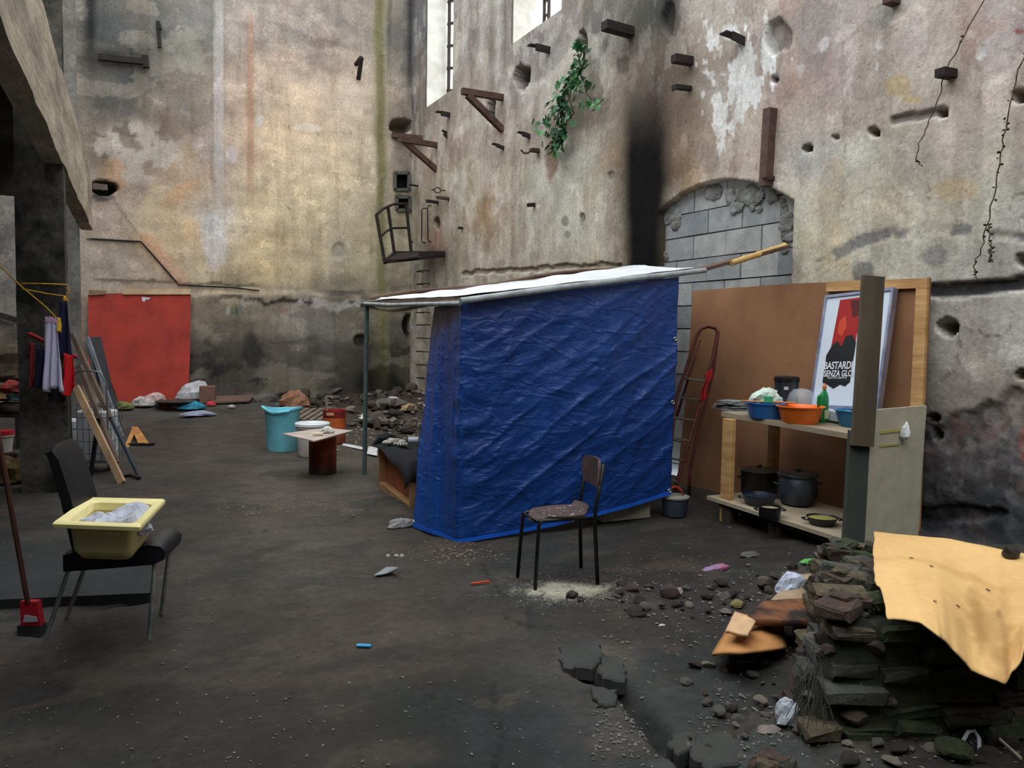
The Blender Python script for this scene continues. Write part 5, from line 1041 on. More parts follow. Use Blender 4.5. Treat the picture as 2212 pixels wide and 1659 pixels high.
# ------------------------------------------------------------------ laundry line
YLR = mat('yellow_rope', (214, 168, 40), .8, c2=(170, 120, 30), sc=30)
dl = (c1-CP).dot(FW)-.14
A = lambda x, y, o=0.: ony(x, y, PY1-.12+o)
mb = MB(); mb.tube([A(-40, 540, -.2), A(0, 575, -.1), A(46, 619), A(100, 664), A(125, 690), A(150, 715, .1)], .007, 6); mb.tube([A(46, 612), A(100, 613), A(145, 615), A(149, 628), A(143, 640), A(100, 634), A(48, 624)], .006, 6, close=True)
for k in range(5): mb.tube([A(140, 640), A(136+3*k, 652+(k % 2)*4)], .009, 6)
o = tag(mb.build('washing_line', YLR, smooth=True), 'yellow and brown washing line tied round the dark pier', 'rope')
def hang(poly_top, poly_bot, dep, m, name, label, cat, nu=20, nv=16, folds=3., amp=.02, jag=.02, seed=1):
    def P_(u, v):
        i = u*(len(poly_top)-1); k = min(int(i), len(poly_top)-2); f = i-k; a = (poly_top[k][0]*(1-f)+poly_top[k+1][0]*f, poly_top[k][1]*(1-f)+poly_top[k+1][1]*f)
        i = u*(len(poly_bot)-1); k = min(int(i), len(poly_bot)-2); f = i-k; b = (poly_bot[k][0]*(1-f)+poly_bot[k+1][0]*f, poly_bot[k][1]*(1-f)+poly_bot[k+1][1]*f)
        return A(a[0]*(1-v)+b[0]*v, a[1]*(1-v)+b[1]*v, dep)+fh*(amp*math.sin(u*folds*6.28+v*2+seed)*(.3+v)+.02*(float(fbm(u*4, v*4, 3, seed))-.5))
    return tag(cloth(P_, nu, nv, m, name), label, cat)
LAV = mat('lavender_cloth', (190, 198, 222), .9, c2=(196, 176, 206), sc=2, bump=.3)
NAV = mat('navy_cloth', (22, 26, 56), .9, c2=(14, 16, 36), sc=4, bump=.3)
MAR = mat('dark_red_cloth', (110, 22, 34), .9, c2=(70, 16, 26), sc=4, bump=.3)
hang([(96, 692), (112, 690), (124, 698)], [(92, 842), (104, 848), (112, 838), (124, 842), (139, 850)], -.2, LAV, 'shirt', 'pale lavender shirt hanging in the middle of the washing line', 'shirt', folds=2.5)
hang([(98, 740), (94, 742)], [(80, 770), (93, 775)], -.19, LAV, 'shirt_sleeve', 'sleeve of the pale lavender shirt', 'shirt', nu=6, nv=6) if False else None
hang([(128, 650), (146, 650)], [(120, 760), (135, 775), (158, 775)], -.1, NAV, 'jacket', 'navy jacket hanging behind the lavender shirt', 'jacket', folds=1.5)
hang([(78, 752), (100, 752)], [(76, 835), (92, 840)], -.12, NAV, 'trousers', 'dark trousers hanging left of the lavender shirt', 'trousers', folds=1.2)
hang([(60, 740), (76, 742)], [(64, 845), (74, 822)], -.14, MAR, 'red_garment', 'dark red garment hanging leftmost against the pier', 'garment', folds=1.2)
hang([(137, 762), (158, 770)], [(133, 850), (145, 858), (166, 832)], -.13, mat('bright_red_cloth', (214, 24, 26), .85, c2=(170, 16, 22), sc=3), 'red_bag', 'bright red cloth bag hanging right of the lavender shirt', 'bag', folds=1.3)
hang([(122, 686), (130, 686)], [(124, 716), (131, 718)], -.2, mat('yellow_cord', (220, 180, 40), .7), 'yellow_tassel', 'yellow knotted cord hanging beside the shirt pegs', 'cord', nu=6, nv=8, folds=1)
PNK = mat('dusty_red_plastic', (170, 44, 56), .5)
mb = MB(); mb.bar(A(61, 720, -.1), A(166, 772, .1), .06, .03, up=(0, 0, 1), bev=.008); tag(mb.build('red_rail', PNK), 'dusty red plastic bar hung slantwise behind the shirt', 'bar')
hang([(100, 838), (140, 840)], [(104, 870), (140, 868)], -.06, BCL, 'black_rag', 'black rag below the lavender shirt', 'rag', folds=1)
PEG = plas('pink_peg', (222, 180, 206))
for k, (x, y) in enumerate(((100, 690), (104, 690), (110, 690), (116, 692), (121, 694))):
    mb = MB(); mb.tube([A(x-2, y-6, -.21), A(x, y+6, -.21)], .006, 6); mb.tube([A(x+3, y-6, -.22), A(x, y+6, -.21)], .006, 6)
    tag(mb.build('clothes_peg', PEG), ('leftmost', 'second', 'middle', 'fourth', 'rightmost')[k]+' pale pink clothes peg along the top of the lavender shirt', 'peg', 'pegs on the washing line')
# ------------------------------------------------------------------ things behind the dark pier, in the side bay
dq = 9.4; B = lambda x, y, o=0.: atd(x, y, dq+o)
sh = thing('storage_rack', 'dark low rack piled with belongings behind the pier', 'rack', G(0, 1000)); SHD = mat('dark_rack_wood', (60, 54, 48), .85, c2=(38, 34, 32), sc=4)
for y in (892, 905): pass
zs_ = B(10, 895).z; p = B(-60, 895); q = B(48, 895)
MB().hexa([Z3(p, zs_-.04), Z3(q, zs_-.04), Z3(q+fh*.7, zs_-.04), Z3(p+fh*.7, zs_-.04), Z3(p, zs_), Z3(q, zs_), Z3(q+fh*.7, zs_), Z3(p+fh*.7, zs_)]).build('shelf', SHD, sh)
for s_ in (p+rh*.05, q-rh*.05): MB().bar(Z3(s_, FZ(s_)), Z3(s_, zs_-.04), .06, .06).build('leg', SHD, sh)
mb = MB(); cc_ = B(14, 893)+fh*.2; cc_.z = zs_; mb.lathe(cc_+Vector((0, 0, .0)), [(.13, 0), (.19, .02), (.205, .07), (.19, .12), (.13, .14), (.11, .12), (.11, .02)], 32, cap0=False, cap1=False); tag(mb.build('old_tyre', mat('dusty_rubber', (104, 92, 84), .9, c2=(70, 64, 60), sc=6), smooth=60), 'dusty grey tyre lying on the rack behind the pier', 'tyre')
cols = [((196, 92, 60), 'rusty orange'), ((206, 168, 120), 'tan'), ((60, 84, 92), 'teal grey'), ((130, 120, 84), 'olive'), ((150, 50, 44), 'red'), ((190, 176, 160), 'pale')]
for k, (x, y, rr, ci) in enumerate(((2, 846, .13, 0), (24, 838, .15, 4), (12, 862, .15, 1), (34, 864, .12, 2), (-6, 868, .16, 3), (30, 850, .1, 5))):
    cc2 = B(x, y, .1); cc2.z = zs_+.145+max(0, (870-y))*.0035; o = crumple(cc2, rr, rr*.9, rr*.7, 40+k, 20, mat('heap_cloth_%d' % k, cols[ci][0], .9, c2=tuple(int(v*.6) for v in cols[ci][0]), sc=8, bump=.5), 'folded_clothes'); tag(o, '%s garment in the heap of clothes on the rack' % cols[ci][1], 'clothes')
BRB = mat('brown_brush', (96, 84, 66), .95, c2=(60, 52, 42), sc=12, bump=.8)
cc3 = B(16, 770, .9); o = crumple(Vector((cc3.x, cc3.y, B(10, 830).z)), .35, .3, .42, 60, 26, BRB, 'brushwood_heap'); tag(o, 'brown heap of dry brushwood above the clothes behind the pier', 'heap')
cB = G(8, 1004); t = thing('lidded_bucket', 'white bucket with a bright red lid behind the pier', 'bucket', cB)
zb0 = atd(12, 975, (cB-CP).dot(FW)).z
MB().lathe(Z3(cB, zb0), [(.085, 0), (.1, .17), (.112, .172), (.112, .19), (.1, .192)], 28).build('bucket_body', WHB, t, smooth=45); MB().lathe(Z3(cB, zb0+.19), [(.112, 0), (.116, .003), (.112, .045), (.03, .05)], 28).build('lid', plas('red_lid', (190, 30, 44)), t, smooth=45)
mb = MB(); mb.box(Z3(cB, zb0/2+cB.z/2), (.3, .3, zb0-cB.z), bev=.01); tag(mb.build('dark_box', SHD), 'dark box under the bucket with the red lid', 'box')
o = crumple(G(14, 1042), .2, .17, .22, 66, 24, mat('olive_sacking', (120, 100, 60), .95, c2=(76, 64, 40), sc=9, bump=.7), 'sack'); tag(o, 'crumpled olive sack on the floor beside the dark pier', 'sack')
mb = MB(); mb.bar(ony(-30, 672, YB-.12), ony(38, 692, YB-.12), .09, .09); tag(mb.build('wall_bar', IRON), 'dark iron bar fixed to the back wall left of the pier', 'bar')
# ------------------------------------------------------------------ old ironwork on the walls
IRON2 = mat('dark_rusted_iron', (50, 40, 38), .8, .25, c2=(30, 26, 25), sc=14, bump=.5, bsc=60)
RIR = mat('brown_rusted_iron', (92, 66, 56), .8, .2, c2=(60, 46, 42), sc=10, bump=.5, bsc=50)
def wp(x, y): return onx(x, y, XW+.02)
def stub(wx, wy, tx, ty, w=.07, h=.07, name='iron_stub', label='', m=IRON2, kind='L'):
    p = wp(wx, wy); q = ony(tx, ty, p.y); mb = MB()
    if kind == 'L': mb.bar(p, q, w, .015); mb.bar(p-Vector((0, w/2, h/2)), q.lerp(p, .25)-Vector((0, w/2, h*.3)), .014, h)
    elif kind == 'T': mb.bar(p, q, w, h); mb.bar(q-Vector((0, 0, h*.2)), q+Vector((.02, 0, -h*.2)), w*1.2, h*1.3)
    else: mb.bar(p, q, w, h)
    return tag(mb.build(name, m), label, 'iron stub')
stub(1366, 71, 1305, 54, .13, .1, label='thick dark iron stub at the top of the soot stain', kind='B')
stub(1187, 104, 1142, 97, .1, .1, label='pointed iron stub below the wide window')
stub(1606, 86, 1562, 70, .1, .08, label='iron stub above the flaking white paint')
stub(1496, 133, 1455, 126, .09, .08, label='short iron stub right of the soot stain, upper of two', kind='B')
stub(1494, 192, 1456, 187, .07, .04, label='short iron stub right of the soot stain, lower of two', kind='T')
stub(2064, 162, 2030, 156, .08, .06, label='iron stub crossed by the left hanging vine', kind='B')
stub(1942, 6, 1916, -3, .08, .06, label='reddish iron stub at the top edge right of the arch', m=RIR, kind='B')
stub(974, 246, 942, 241, .1, .09, label='iron stub just under the narrow window')
stub(968, 291, 955, 281, .07, .1, label='tiny hooked iron stub above the lower gallows bracket')
stub(1088, 318, 1064, 310, .08, .06, label='small iron stub below the upper gallows bracket')
stub(1145, 292, 1119, 285, .08, .07, label='small iron stub left of the ivy')
stub(904, 402, 884, 399, .05, .03, label='small iron stub between the two square vents', kind='T')
stub(972, 430, 943, 426, .06, .05, label='flat iron stub above the wall handles, right one', kind='B', m=RIR)
stub(950, 438, 921, 434, .06, .05, label='flat iron stub above the wall handles, left one', kind='B')
stub(1001, 493, 990, 492, .05, .04, label='tiny iron stub right of the cage platform', kind='B')
stub(1158, 442, 1140, 443, .06, .05, label='small iron stub in the middle of the plain wall', kind='B')
mb = MB(); p = wp(1165, 326); mb.tube([p, ony(1148, 321, p.y), ony(1142, 330, p.y), ony(1132, 331, p.y), ony(1125, 323, p.y)], .015, 6); mb.bar(p, ony(1146, 324, p.y), .08, .05); tag(mb.build('iron_hook', RIR), 'curled iron hook below the ivy', 'hook')
p = wp(965, 411); ce = ony(945, 411, p.y); mb = MB(); mb.tube([ce+Vector((math.cos(k*.628)*.06, 0, math.sin(k*.628)*.05)) for k in range(10)], .012, 6, close=True); mb.bar(p, ce+Vector((.06, 0, 0)), .02, .02); mb.bar(ce-Vector((.06, 0, 0)), ce-Vector((.11, 0, 0)), .02, .03); tag(mb.build('pipe_clamp', RIR), 'round iron pipe clamp sticking out above the cage platform', 'clamp')
def gallows(label, pts, w=.07):
    a = thing('gallows_bracket', label, 'bracket', wp(*pts[0][0]))
    for (w0, t0) in pts:
        p = wp(*w0); q = ony(*t0, p.y); MB().bar(p, q, w, w).build('arm', RIR, a)
    return a
gallows('triangular rusty iron bracket beside the narrow window', [((1087, 211), (998, 197)), ((1086, 281), (1010, 205))], .09)
gallows('rusty iron bracket under the round black hole at the corner', [((946, 314), (866, 301)), ((944, 368), (872, 304))], .09)
p0_, p1_ = ony(922, 299, YB-.7), ony(848, 292, YB-.02); mb = MB(); mb.bar(p0_, p1_, .09, .09); tag(mb.build('iron_beam', RIR), 'short rusty iron beam poking out of the round black hole', 'beam')
# cage platform
p = wp(968, 547); Yc = p.y; Kp = lambda x, y, o=0.: ony(x, y, Yc+o)
cg = thing('cage_platform', 'small rusty iron platform with a railing cage at the corner', 'platform', p)
a, b, c_, d_ = Kp(831, 566, -.5), Kp(852, 548, .25), Kp(888, 543, .25), p+Vector((0, .1, 0))
MB().bar(d_, b, .05, .09).build('floor_beam', IRON2, cg); MB().bar(wp(962, 552), a, .05, .06).build('floor_beam', IRON2, cg); MB().bar(a, b, .05, .07).build('floor_beam', IRON2, cg)
MB().hexa([a, Kp(905, 557, -.3), Kp(905, 546, .2), b, a+Vector((0, 0, .02)), Kp(905, 557, -.3)+Vector((0, 0, .02)), Kp(905, 546, .2)+Vector((0, 0, .02)), b+Vector((0, 0, .02))]).build('floor_plate', IRON2, cg)
for x0, y0, x1, y1, o in ((813, 464, 831, 566, -.5), (838, 447, 852, 548, .1), (877, 440, 888, 543, .25)): MB().bar(Kp(x0, y0, o), Kp(x1, y1, o), .045, .045).build('post', IRON2, cg)
MB().tube([Kp(813, 464, -.5), Kp(825, 453, -.2), Kp(838, 446, .1), Kp(850, 441, .15), Kp(878, 440, .25)], .024, 8).build('rail', IRON2, cg, smooth=True)
MB().tube([Kp(822, 512, -.5), Kp(832, 502, -.2), Kp(845, 493, .1), Kp(882, 492, .25)], .02, 8).build('rail', IRON2, cg, smooth=True)
MB().bar(Kp(884, 524, .25), Kp(892, 523, .25), .03, .03).build('catch', IRON2, cg)
for k, (x0, x1, y0, y1) in enumerate(((911, 918, 450, 524), (924, 930, 444, 522))):
    w0 = wp(x1+3, y0); w1 = wp(x1+3, y1); mb = MB(); mb.tube([w0, ony(x0+2, y0, w0.y), ony(x0, y0+6, w0.y), ony(x0, y1-6, w0.y), ony(x0+2, y1, w0.y), w1], .012, 6)
    tag(mb.build('grab_bar', IRON2, smooth=True), ['left', 'right'][k]+' one of two long iron grab handles above the cage platform', 'handle')
for k, y in enumerate((585, 613, 675, 702, 731, 760, 789, 818)):
    w0, w1 = wp(931, y), wp(921, y); mb = MB(); a = ony(899, y+(2 if y < 650 else 0), YB-.35); mb.tube([wp(932, y), Vector((XW-.16, wp(932, y).y, wp(932, y).z)), Vector((XW-.16, wp(932, y).y+.36, wp(932, y).z)), Vector((XW+.02, wp(932, y).y+.36, wp(932, y).z))], .011, 6)
    tag(mb.build('rung', IRON2), ('highest', 'second highest', 'third', 'fourth', 'fifth', 'sixth', 'seventh', 'lowest')[k]+' iron climbing rung in the right wall near the corner, counted downward', 'rung', 'climbing rungs by the corner')
mb = MB(); mb.bar(wp(1675, 237)-Vector((.05, 0, 0)), wp(1665, 404)-Vector((.05, 0, 0)), .12, .09); o = mb.build('iron_channel', mat('red_brown_channel', (98, 76, 68), .8, .15, c2=(72, 56, 50), sc=8, bump=.4)); tag(o, 'vertical rusty iron channel above the right shoulder of the arch', 'channel')
stub(1672, 383, 1648, 383, .05, .03, label='small iron hook at the foot of the vertical channel', m=RIR)
# bars and a cable on the back wall
def yw(x, y, o=.03): return ony(x, y, YB-o)
mb = MB(); mb.tube([yw(x, y, .05) for x, y in ((196, 516), (250, 519), (304, 522), (330, 551), (360, 585), (386, 615), (430, 618), (500, 621), (560, 628))], .014, 6); tag(mb.build('wall_cable', IRON2), 'thin dark cable bending down across the back wall above the red board', 'cable')
mb = MB(); mb.bar(yw(341, 46, .08), yw(345, 103, .08), .06, .06); mb.bar(yw(339, 58, .08), yw(348, 58, .08), .09, .09); tag(mb.build('iron_bar', IRON2), 'short vertical iron bar high on the back wall', 'iron bar')
mb = MB(); mb.bar(yw(212, 123, .1), yw(318, 134, .1), .08, .1); mb.bar(yw(313, 120, .1), yw(316, 146, .1), .1, .1); tag(mb.build('long_iron_bar', IRON2), 'long dark iron arm with an end plate near the grey pier', 'iron arm')
mb = MB(); mb.bar(yw(781, 124, .3), yw(774, 172, .06), .07, .07); mb.bar(yw(781, 124, .3), yw(768, 140, .05), .06, .06); tag(mb.build('iron_bracket', IRON2), 'angled iron bracket high on the back wall beside the green moss streak', 'iron bracket')
mb = MB(); mb.bar(yw(196, 402, .2), yw(228, 405, .0), .1, .1); tag(mb.build('broken_beam', mat('broken_timber', (110, 96, 88), .9, c2=(70, 60, 56), sc=6)), 'broken timber end in the dark hole beside the beam', 'beam')
VENT = mat('vent_frame_cement', (96, 94, 88), .9)
for k, (x, y, w_, h_) in enumerate(((868, 392, 15, 18), (871, 440, 14, 14))):
    t = thing('wall_vent', ['upper', 'lower'][k]+' square black vent with a cement frame by the corner', 'vent', yw(x, y+h_))
    for (x0, y0, x1, y1) in ((x-w_, y-h_, x+w_, y-h_), (x+w_, y-h_, x+w_, y+h_), (x+w_, y+h_, x-w_, y+h_), (x-w_, y+h_, x-w_, y-h_)): MB().bar(yw(x0, y0, .02), yw(x1, y1, .02), .06, .06).build('frame', VENT, t)
    MB().prism([yw(x-w_, y-h_, -.12), yw(x+w_, y-h_, -.12), yw(x+w_, y+h_, -.12), yw(x-w_, y+h_, -.12)], (0, .01, 0)).build('dark_hole', mat('black_void', (8, 8, 8), 1.), t)
# ------------------------------------------------------------------ ivy and dry vines
STEM = mat('vine_stem', (84, 74, 50), .9); LEAF = [mat('ivy_leaf_%s' % n, c, .5, c2=c2, sc=9, spec=.4) for n, c, c2 in (('mid', (54, 116, 62), (38, 86, 50)), ('light', (84, 146, 84), (60, 118, 66)), ('dark', (30, 70, 42), (22, 50, 32)))]
iv = thing('ivy', 'green ivy trailing out of a hole in the right wall', 'ivy', onx(1262, 100, XW))
tr = [[(1262, 92), (1264, 130), (1252, 160), (1236, 180), (1216, 200), (1224, 235), (1216, 262)], [(1252, 160), (1262, 180), (1268, 205), (1292, 222), (1304, 214)], [(1236, 180), (1230, 215), (1212, 232), (1192, 250), (1180, 266)], [(1230, 215), (1240, 245), (1225, 260), (1220, 285), (1212, 310), (1205, 325)], [(1262, 100), (1258, 150), (1240, 175)], [(1216, 262), (1220, 285), (1200, 300), (1186, 310)]]
rs = random.Random(11); pts_ = []
st_ = MB()
for T_ in tr:
    P3 = [onx(x, y, XW-.10-.06*math.sin(i)) for i, (x, y) in enumerate(T_)]; st_.tube(P3, .008, 5)
    for a, b in zip(P3[:-1], P3[1:]):
        for k in range(max(3, int((b-a).length/.026))): pts_.append(a.lerp(b, rs.random())+Vector((rs.uniform(-.12, .02), rs.gauss(0, .07), rs.gauss(0, .07))))
st_.build('stem', STEM, iv)
def leafmesh(m):
    q = [(0, 0), (.32, -.12), (.5, .1), (.34, .3), (.38, .62), (.14, .62), (0, 1), (-.14, .62), (-.38, .62), (-.34, .3), (-.5, .1), (-.32, -.12)]
    me = bpy.data.meshes.new('leaf'); v = [(x, y, -.25*abs(x)) for x, y in q]+[(0, .4, .06)]
    me.from_pydata(v, [], [(12, i, (i+1) % 12) for i in range(12)]); me.materials.append(m); return me
LM_ = [leafmesh(m) for m in LEAF]
for i, p in enumerate(rs.sample(pts_, min(290, len(pts_)))):
    o = bpy.data.objects.new('leaf', LM_[rs.choice((0, 0, 1, 2))]); COL.objects.link(o); o.parent = iv; o.location = p-Vector(iv['_w']); s = rs.uniform(.07, .135); o.scale = (s, s, s)
    o.rotation_euler = (math.radians(rs.uniform(200, 300)), rs.uniform(-.5, .5), math.radians(-90+rs.uniform(-60, 60)))
def vine(label, paths, r, nub=0, X=5.4):
    t = thing('dry_vine', label, 'vine', onx(*paths[0][-1], X)); g = MB(); n_ = MB()
    for T_ in paths:
        P3 = [onx(x, y, X) for x, y in T_]; q = []
        for a, b in zip(P3[:-1], P3[1:]):
            for k in range(5): q.append(a.lerp(b, k/5)+Vector((rs.uniform(-.01, .01), rs.uniform(-.01, .01), 0)))
        q.append(P3[-1]); g.tube(q, r, 5)
        for k in range(nub): n_.rock(rs.choice(q)+Vector((0, rs.uniform(-.02, .02), 0)), rs.uniform(.008, .016), rs.randint(0, 999), sub=0)
    g.build('stem', STEM, t)
    if n_.v: n_.build('withered_bud', mat('withered_bud', (70, 62, 46), .9), t, kind='stuff')
vine('thin dry vine hanging past an iron stub, left of two', [[(2135, -20), (2085, 75), (2042, 148), (2032, 200), (2008, 260), (1985, 310), (1978, 345)], [(1978, 345), (1985, 350), (1992, 360)]], .004, 3)
vine('knotty dry vine hanging down the right side of the wall', [[(2225, 90), (2200, 150), (2184, 215), (2172, 280), (2160, 340), (2148, 420), (2134, 485), (2114, 550), (2104, 575), (2112, 605)], [(2134, 485), (2140, 520), (2143, 545), (2138, 566)]], .0045, 26)
# ------------------------------------------------------------------ rubble
RM = [mat('rubble_%s' % n, c, .95, c2=c2, sc=6, bump=.7, bsc=30) for n, c, c2 in (('brown', (92, 78, 68), (62, 52, 46)), ('grey', (104, 98, 92), (74, 70, 66)), ('dark', (62, 54, 48), (42, 38, 34)), ('pale', (136, 126, 112), (100, 92, 82)))]
def stones_mesh(n, seed):
    out = []
    for i in range(n):
        mb = MB(); mb.rock((0, 0, 0), 1., seed+i, sq=(1, rd.uniform(.7, 1), rd.uniform(.45, .8)), sub=1); me = bpy.data.meshes.new('stone'); me.from_pydata([tuple(v) for v in mb.v], [], mb.f); me.materials.append(RM[i % 4]); out.append(me)
    return out
SM = stones_mesh(16, 100)
def scatter(n, gen, r0, r1, name, label, cat, group, seed, sink=.25, meshes=SM):
    rs = random.Random(seed)
    for k in range(n):
        x, y = gen(rs); p = G(x, y); p.y = min(p.y, YB-.3); p.x = min(p.x, XW-.15); r = r0+(r1-r0)*rs.random()**2.2
        o = bpy.data.objects.new(name, rs.choice(meshes)); COL.objects.link(o); o.location = (p.x, p.y, FZ(p)+r*(.5-sink)+(rs.random()*.05 if n > 100 else 0)); o.scale = (r, r*rs.uniform(.8, 1.2), r*rs.uniform(.8, 1.1)); o.rotation_euler = (rs.uniform(-.3, .3), rs.uniform(-.3, .3), rs.uniform(0, 6.28))
        tag(o, label, cat, group)
def gen_back(rs):
    while True:
        x, y = rs.uniform(610, 945), rs.uniform(846, 952)
        if y > 862+(x-610)*-.05 and y < 900+(x-640)*.16 and not (640 < x < 745 and y > 905): return x, y
scatter(230, gen_back, .035, .15, 'rubble_stone', 'broken brown grey stone in the rubble heap behind the thin post', 'stone', 'stones of the rubble heap at the back', 1, 0)
def gen_mid(rs):
    t = rs.random(); return 1330+470*t, 1300-60*t*t+rs.gauss(0, 20)
scatter(80, gen_mid, .014, .065, 'loose_stone', 'loose dark stone in the strip of debris between the school chair and the brick stump', 'stone', 'loose stones beside the school chair', 2, .1)
def gen_fr(rs): return rs.uniform(1480, 1790), 1660-rs.random()**.6*240
scatter(40, gen_fr, .012, .04, 'loose_stone', 'small dark stone on the floor at the foot of the brick stump', 'stone', 'loose stones at the foot of the stump', 3, .1)
def gen_ed(rs): return rs.uniform(1830, 2212), rs.uniform(1590, 1659)
scatter(34, gen_ed, .012, .05, 'loose_stone', 'stone in the debris in front of the brick stump', 'stone', 'debris stones in front of the stump', 4, .1)
for (x, y, r, sq, l) in ((838, 868, .28, (1.5, .8, .4), 'grey slab of concrete leaning on the rubble by the black stain'), (572, 868, .2, (1.3, .8, .5), 'grey stone at the left end of the rubble heap'), (1420, 1440, .0, (1, 1, 1), '')):
    if r: mb = MB(); mb.rock(G(x, y, .05), r, int(x), sq=sq, R=rotz(-YAW)); tag(mb.build('concrete_chunk', RM[1]), l, 'chunk')
# flat broken floor pieces near the crack
for k, (pl, l) in enumerate((([(1205, 1400), (1290, 1388), (1308, 1420), (1280, 1452), (1215, 1448)], 'rounded grey floor fragment nearest the school chair'), ([(1305, 1418), (1340, 1425), (1356, 1455), (1350, 1480), (1300, 1472), (1292, 1450)], 'small grey floor fragment beside the crack'),
        ([(1455, 1588), (1490, 1592), (1494, 1625), (1465, 1640), (1440, 1618)], 'small greenish floor fragment at the end of the crack'), ([(1500, 1592), (1560, 1585), (1618, 1618), (1600, 1659), (1530, 1672), (1490, 1640)], 'large flat floor fragment at the bottom edge'), ([(1275, 1490), (1335, 1495), (1330, 1530), (1290, 1530)], 'dark floor fragment sunk below the crack'))):
    pl = [(x0+(x1-x0)*q/4+(5*math.sin(x0*3+q*2.1) if q else 0), y0+(y1-y0)*q/4+(3*math.cos(y0+q*1.7) if q else 0)) for (x0, y0), (x1, y1) in zip(pl, pl[1:]+pl[:1]) for q in range(4)]; vs_ = [G(x, y, .006) for x, y in pl]; cz = 0; mb = MB(); cc = sum(vs_, Vector())/len(vs_); n = len(vs_)
    mb.add([Z3(v, v.z-.05) for v in vs_]+[Z3(cc.lerp(v, .97), v.z+.004) for v in vs_]+[Z3(cc.lerp(v, .88), v.z+.011) for v in vs_]+[Z3(cc, cc.z+.012)], [(i, (i+1) % n, n+(i+1) % n, n+i) for i in range(n)]+[(n+i, n+(i+1) % n, 2*n+(i+1) % n, 2*n+i) for i in range(n)]+[(2*n+i, 2*n+(i+1) % n, 3*n) for i in range(n)])
    tag(mb.build('floor_fragment', mat('floor_fragment_concrete', (58, 58, 54), .85, c2=(38, 42, 42), sc=5, bump=.5, bsc=24)), l, 'floor fragment')
# ------------------------------------------------------------------ ruined brick stump
so = G(1792, 1556); sb = (fh+rh*.40).normalized(); S = lambda a, b, z: Vector((so.x, so.y, 0))+rh*a+sb*b+Vector((0, 0, z))
ru = thing('brick_stump', 'mossy ruined brick stump under the large cardboard sheet', 'stump', S(.6, .4, 0))
EARTH = mat('mossy_earth', (52, 50, 40), .95, c2=(34, 42, 28), sc=7, bump=.9, bsc=22, lo=.4, hi=.6)
def hs(a, b):   # height of the earthen core
    e = sst(-.24, .0, b+.06*float(fbm(a*4, b*4, 3))-.04)*sst(-.2, .02, a+.08*float(fbm(a*5, b*5, 3, 4))-.04); return -.12+.60*float(e)+.09*(float(fbm(a*6, b*6, 4, 2))-.5)*float(e)
mb = MB(); mb.grid(lambda u, v: S(-.28+u*1.75, -.26+v*1.5, hs(-.28+u*1.75, -.26+v*1.5)), 60, 52); mb.build('earth_core', EARTH, ru, smooth=True)
BM = [mat('old_brick_%s' % n, c, .95, c2=c2, sc=16, bump=1., bsc=44, fine=.3) for n, c, c2 in (('dark', (64, 60, 50), (38, 40, 32)), ('moss', (62, 70, 44), (42, 46, 32)), ('red', (86, 68, 58), (52, 44, 38)), ('tan', (108, 96, 76), (62, 56, 44)), ('grey', (88, 88, 82), (54, 58, 54)))]
rb = random.Random(8)
def brick(c, sz, ang, seed):
    mb = MB(); r_ = random.Random(seed); R = rotz(-YAW+ang) @ Matrix.Rotation(r_.uniform(-.12, .12), 3, 'Y') @ Matrix.Rotation(r_.uniform(-.1, .1), 3, 'X')
    b = MB(); b.box((0, 0, 0), sz, None, .009); mb.add([Vector(c)+R @ (Vector(v)+Vector((r_.uniform(-1, 1), r_.uniform(-1, 1), r_.uniform(-1, 1)))*.011) for v in b.v], b.f)
    mb.build('brick', r_.choice(BM), ru)
for row in range(7):
    z = .05+row*.066; a = -.04-.07*(6-row)/6*rb.random()+rb.uniform(-.05, .03); bo = -.13+.022*row
    while a < 1.35:
        L_ = rb.uniform(.12, .24)
        if rb.random() > .2: brick(S(a+L_/2, bo+rb.uniform(-.03, .05), z), (L_-.014, rb.uniform(.1, .16), rb.uniform(.045, .058)), rb.uniform(-.07, .07), row*100+int(a*50)+7)
        a += L_
    b = .02; 
    while b < 1.05:
        L_ = rb.uniform(.12, .24)
        if rb.random() > .15: brick(S(-.10+.018*row+rb.uniform(-.02, .03), b+L_/2, z), (rb.uniform(.1, .14), L_-.014, .055), rb.uniform(-.09, .09), row*100+int(b*50)+57)
        b += L_
for k in range(34): a, b = rb.uniform(-.02, .26), rb.uniform(.0, 1.05); brick(S(a, b, hs(a, b)+.03+rb.uniform(0, .03)), (rb.uniform(.08, .2), rb.uniform(.08, .14), .05), rb.uniform(-.9, .9), 900+k)
for k in range(24): a, b = rb.uniform(-.3, .9), rb.uniform(-.5, -.2); brick(S(a, b, hs(a, b)*0+.06), (rb.uniform(.05, .13), rb.uniform(.05, .1), .04), rb.uniform(-1.5, 1.5), 1200+k)
for k in range(60):
    a, b = rb.uniform(-.1, .3), rb.uniform(-.2, .9); mb = MB(); mb.rock(S(a, b, hs(a, b)+.01), rb.uniform(.02, .06), 2000+k, sub=1); mb.build('stone', rb.choice(RM[:3]), ru)
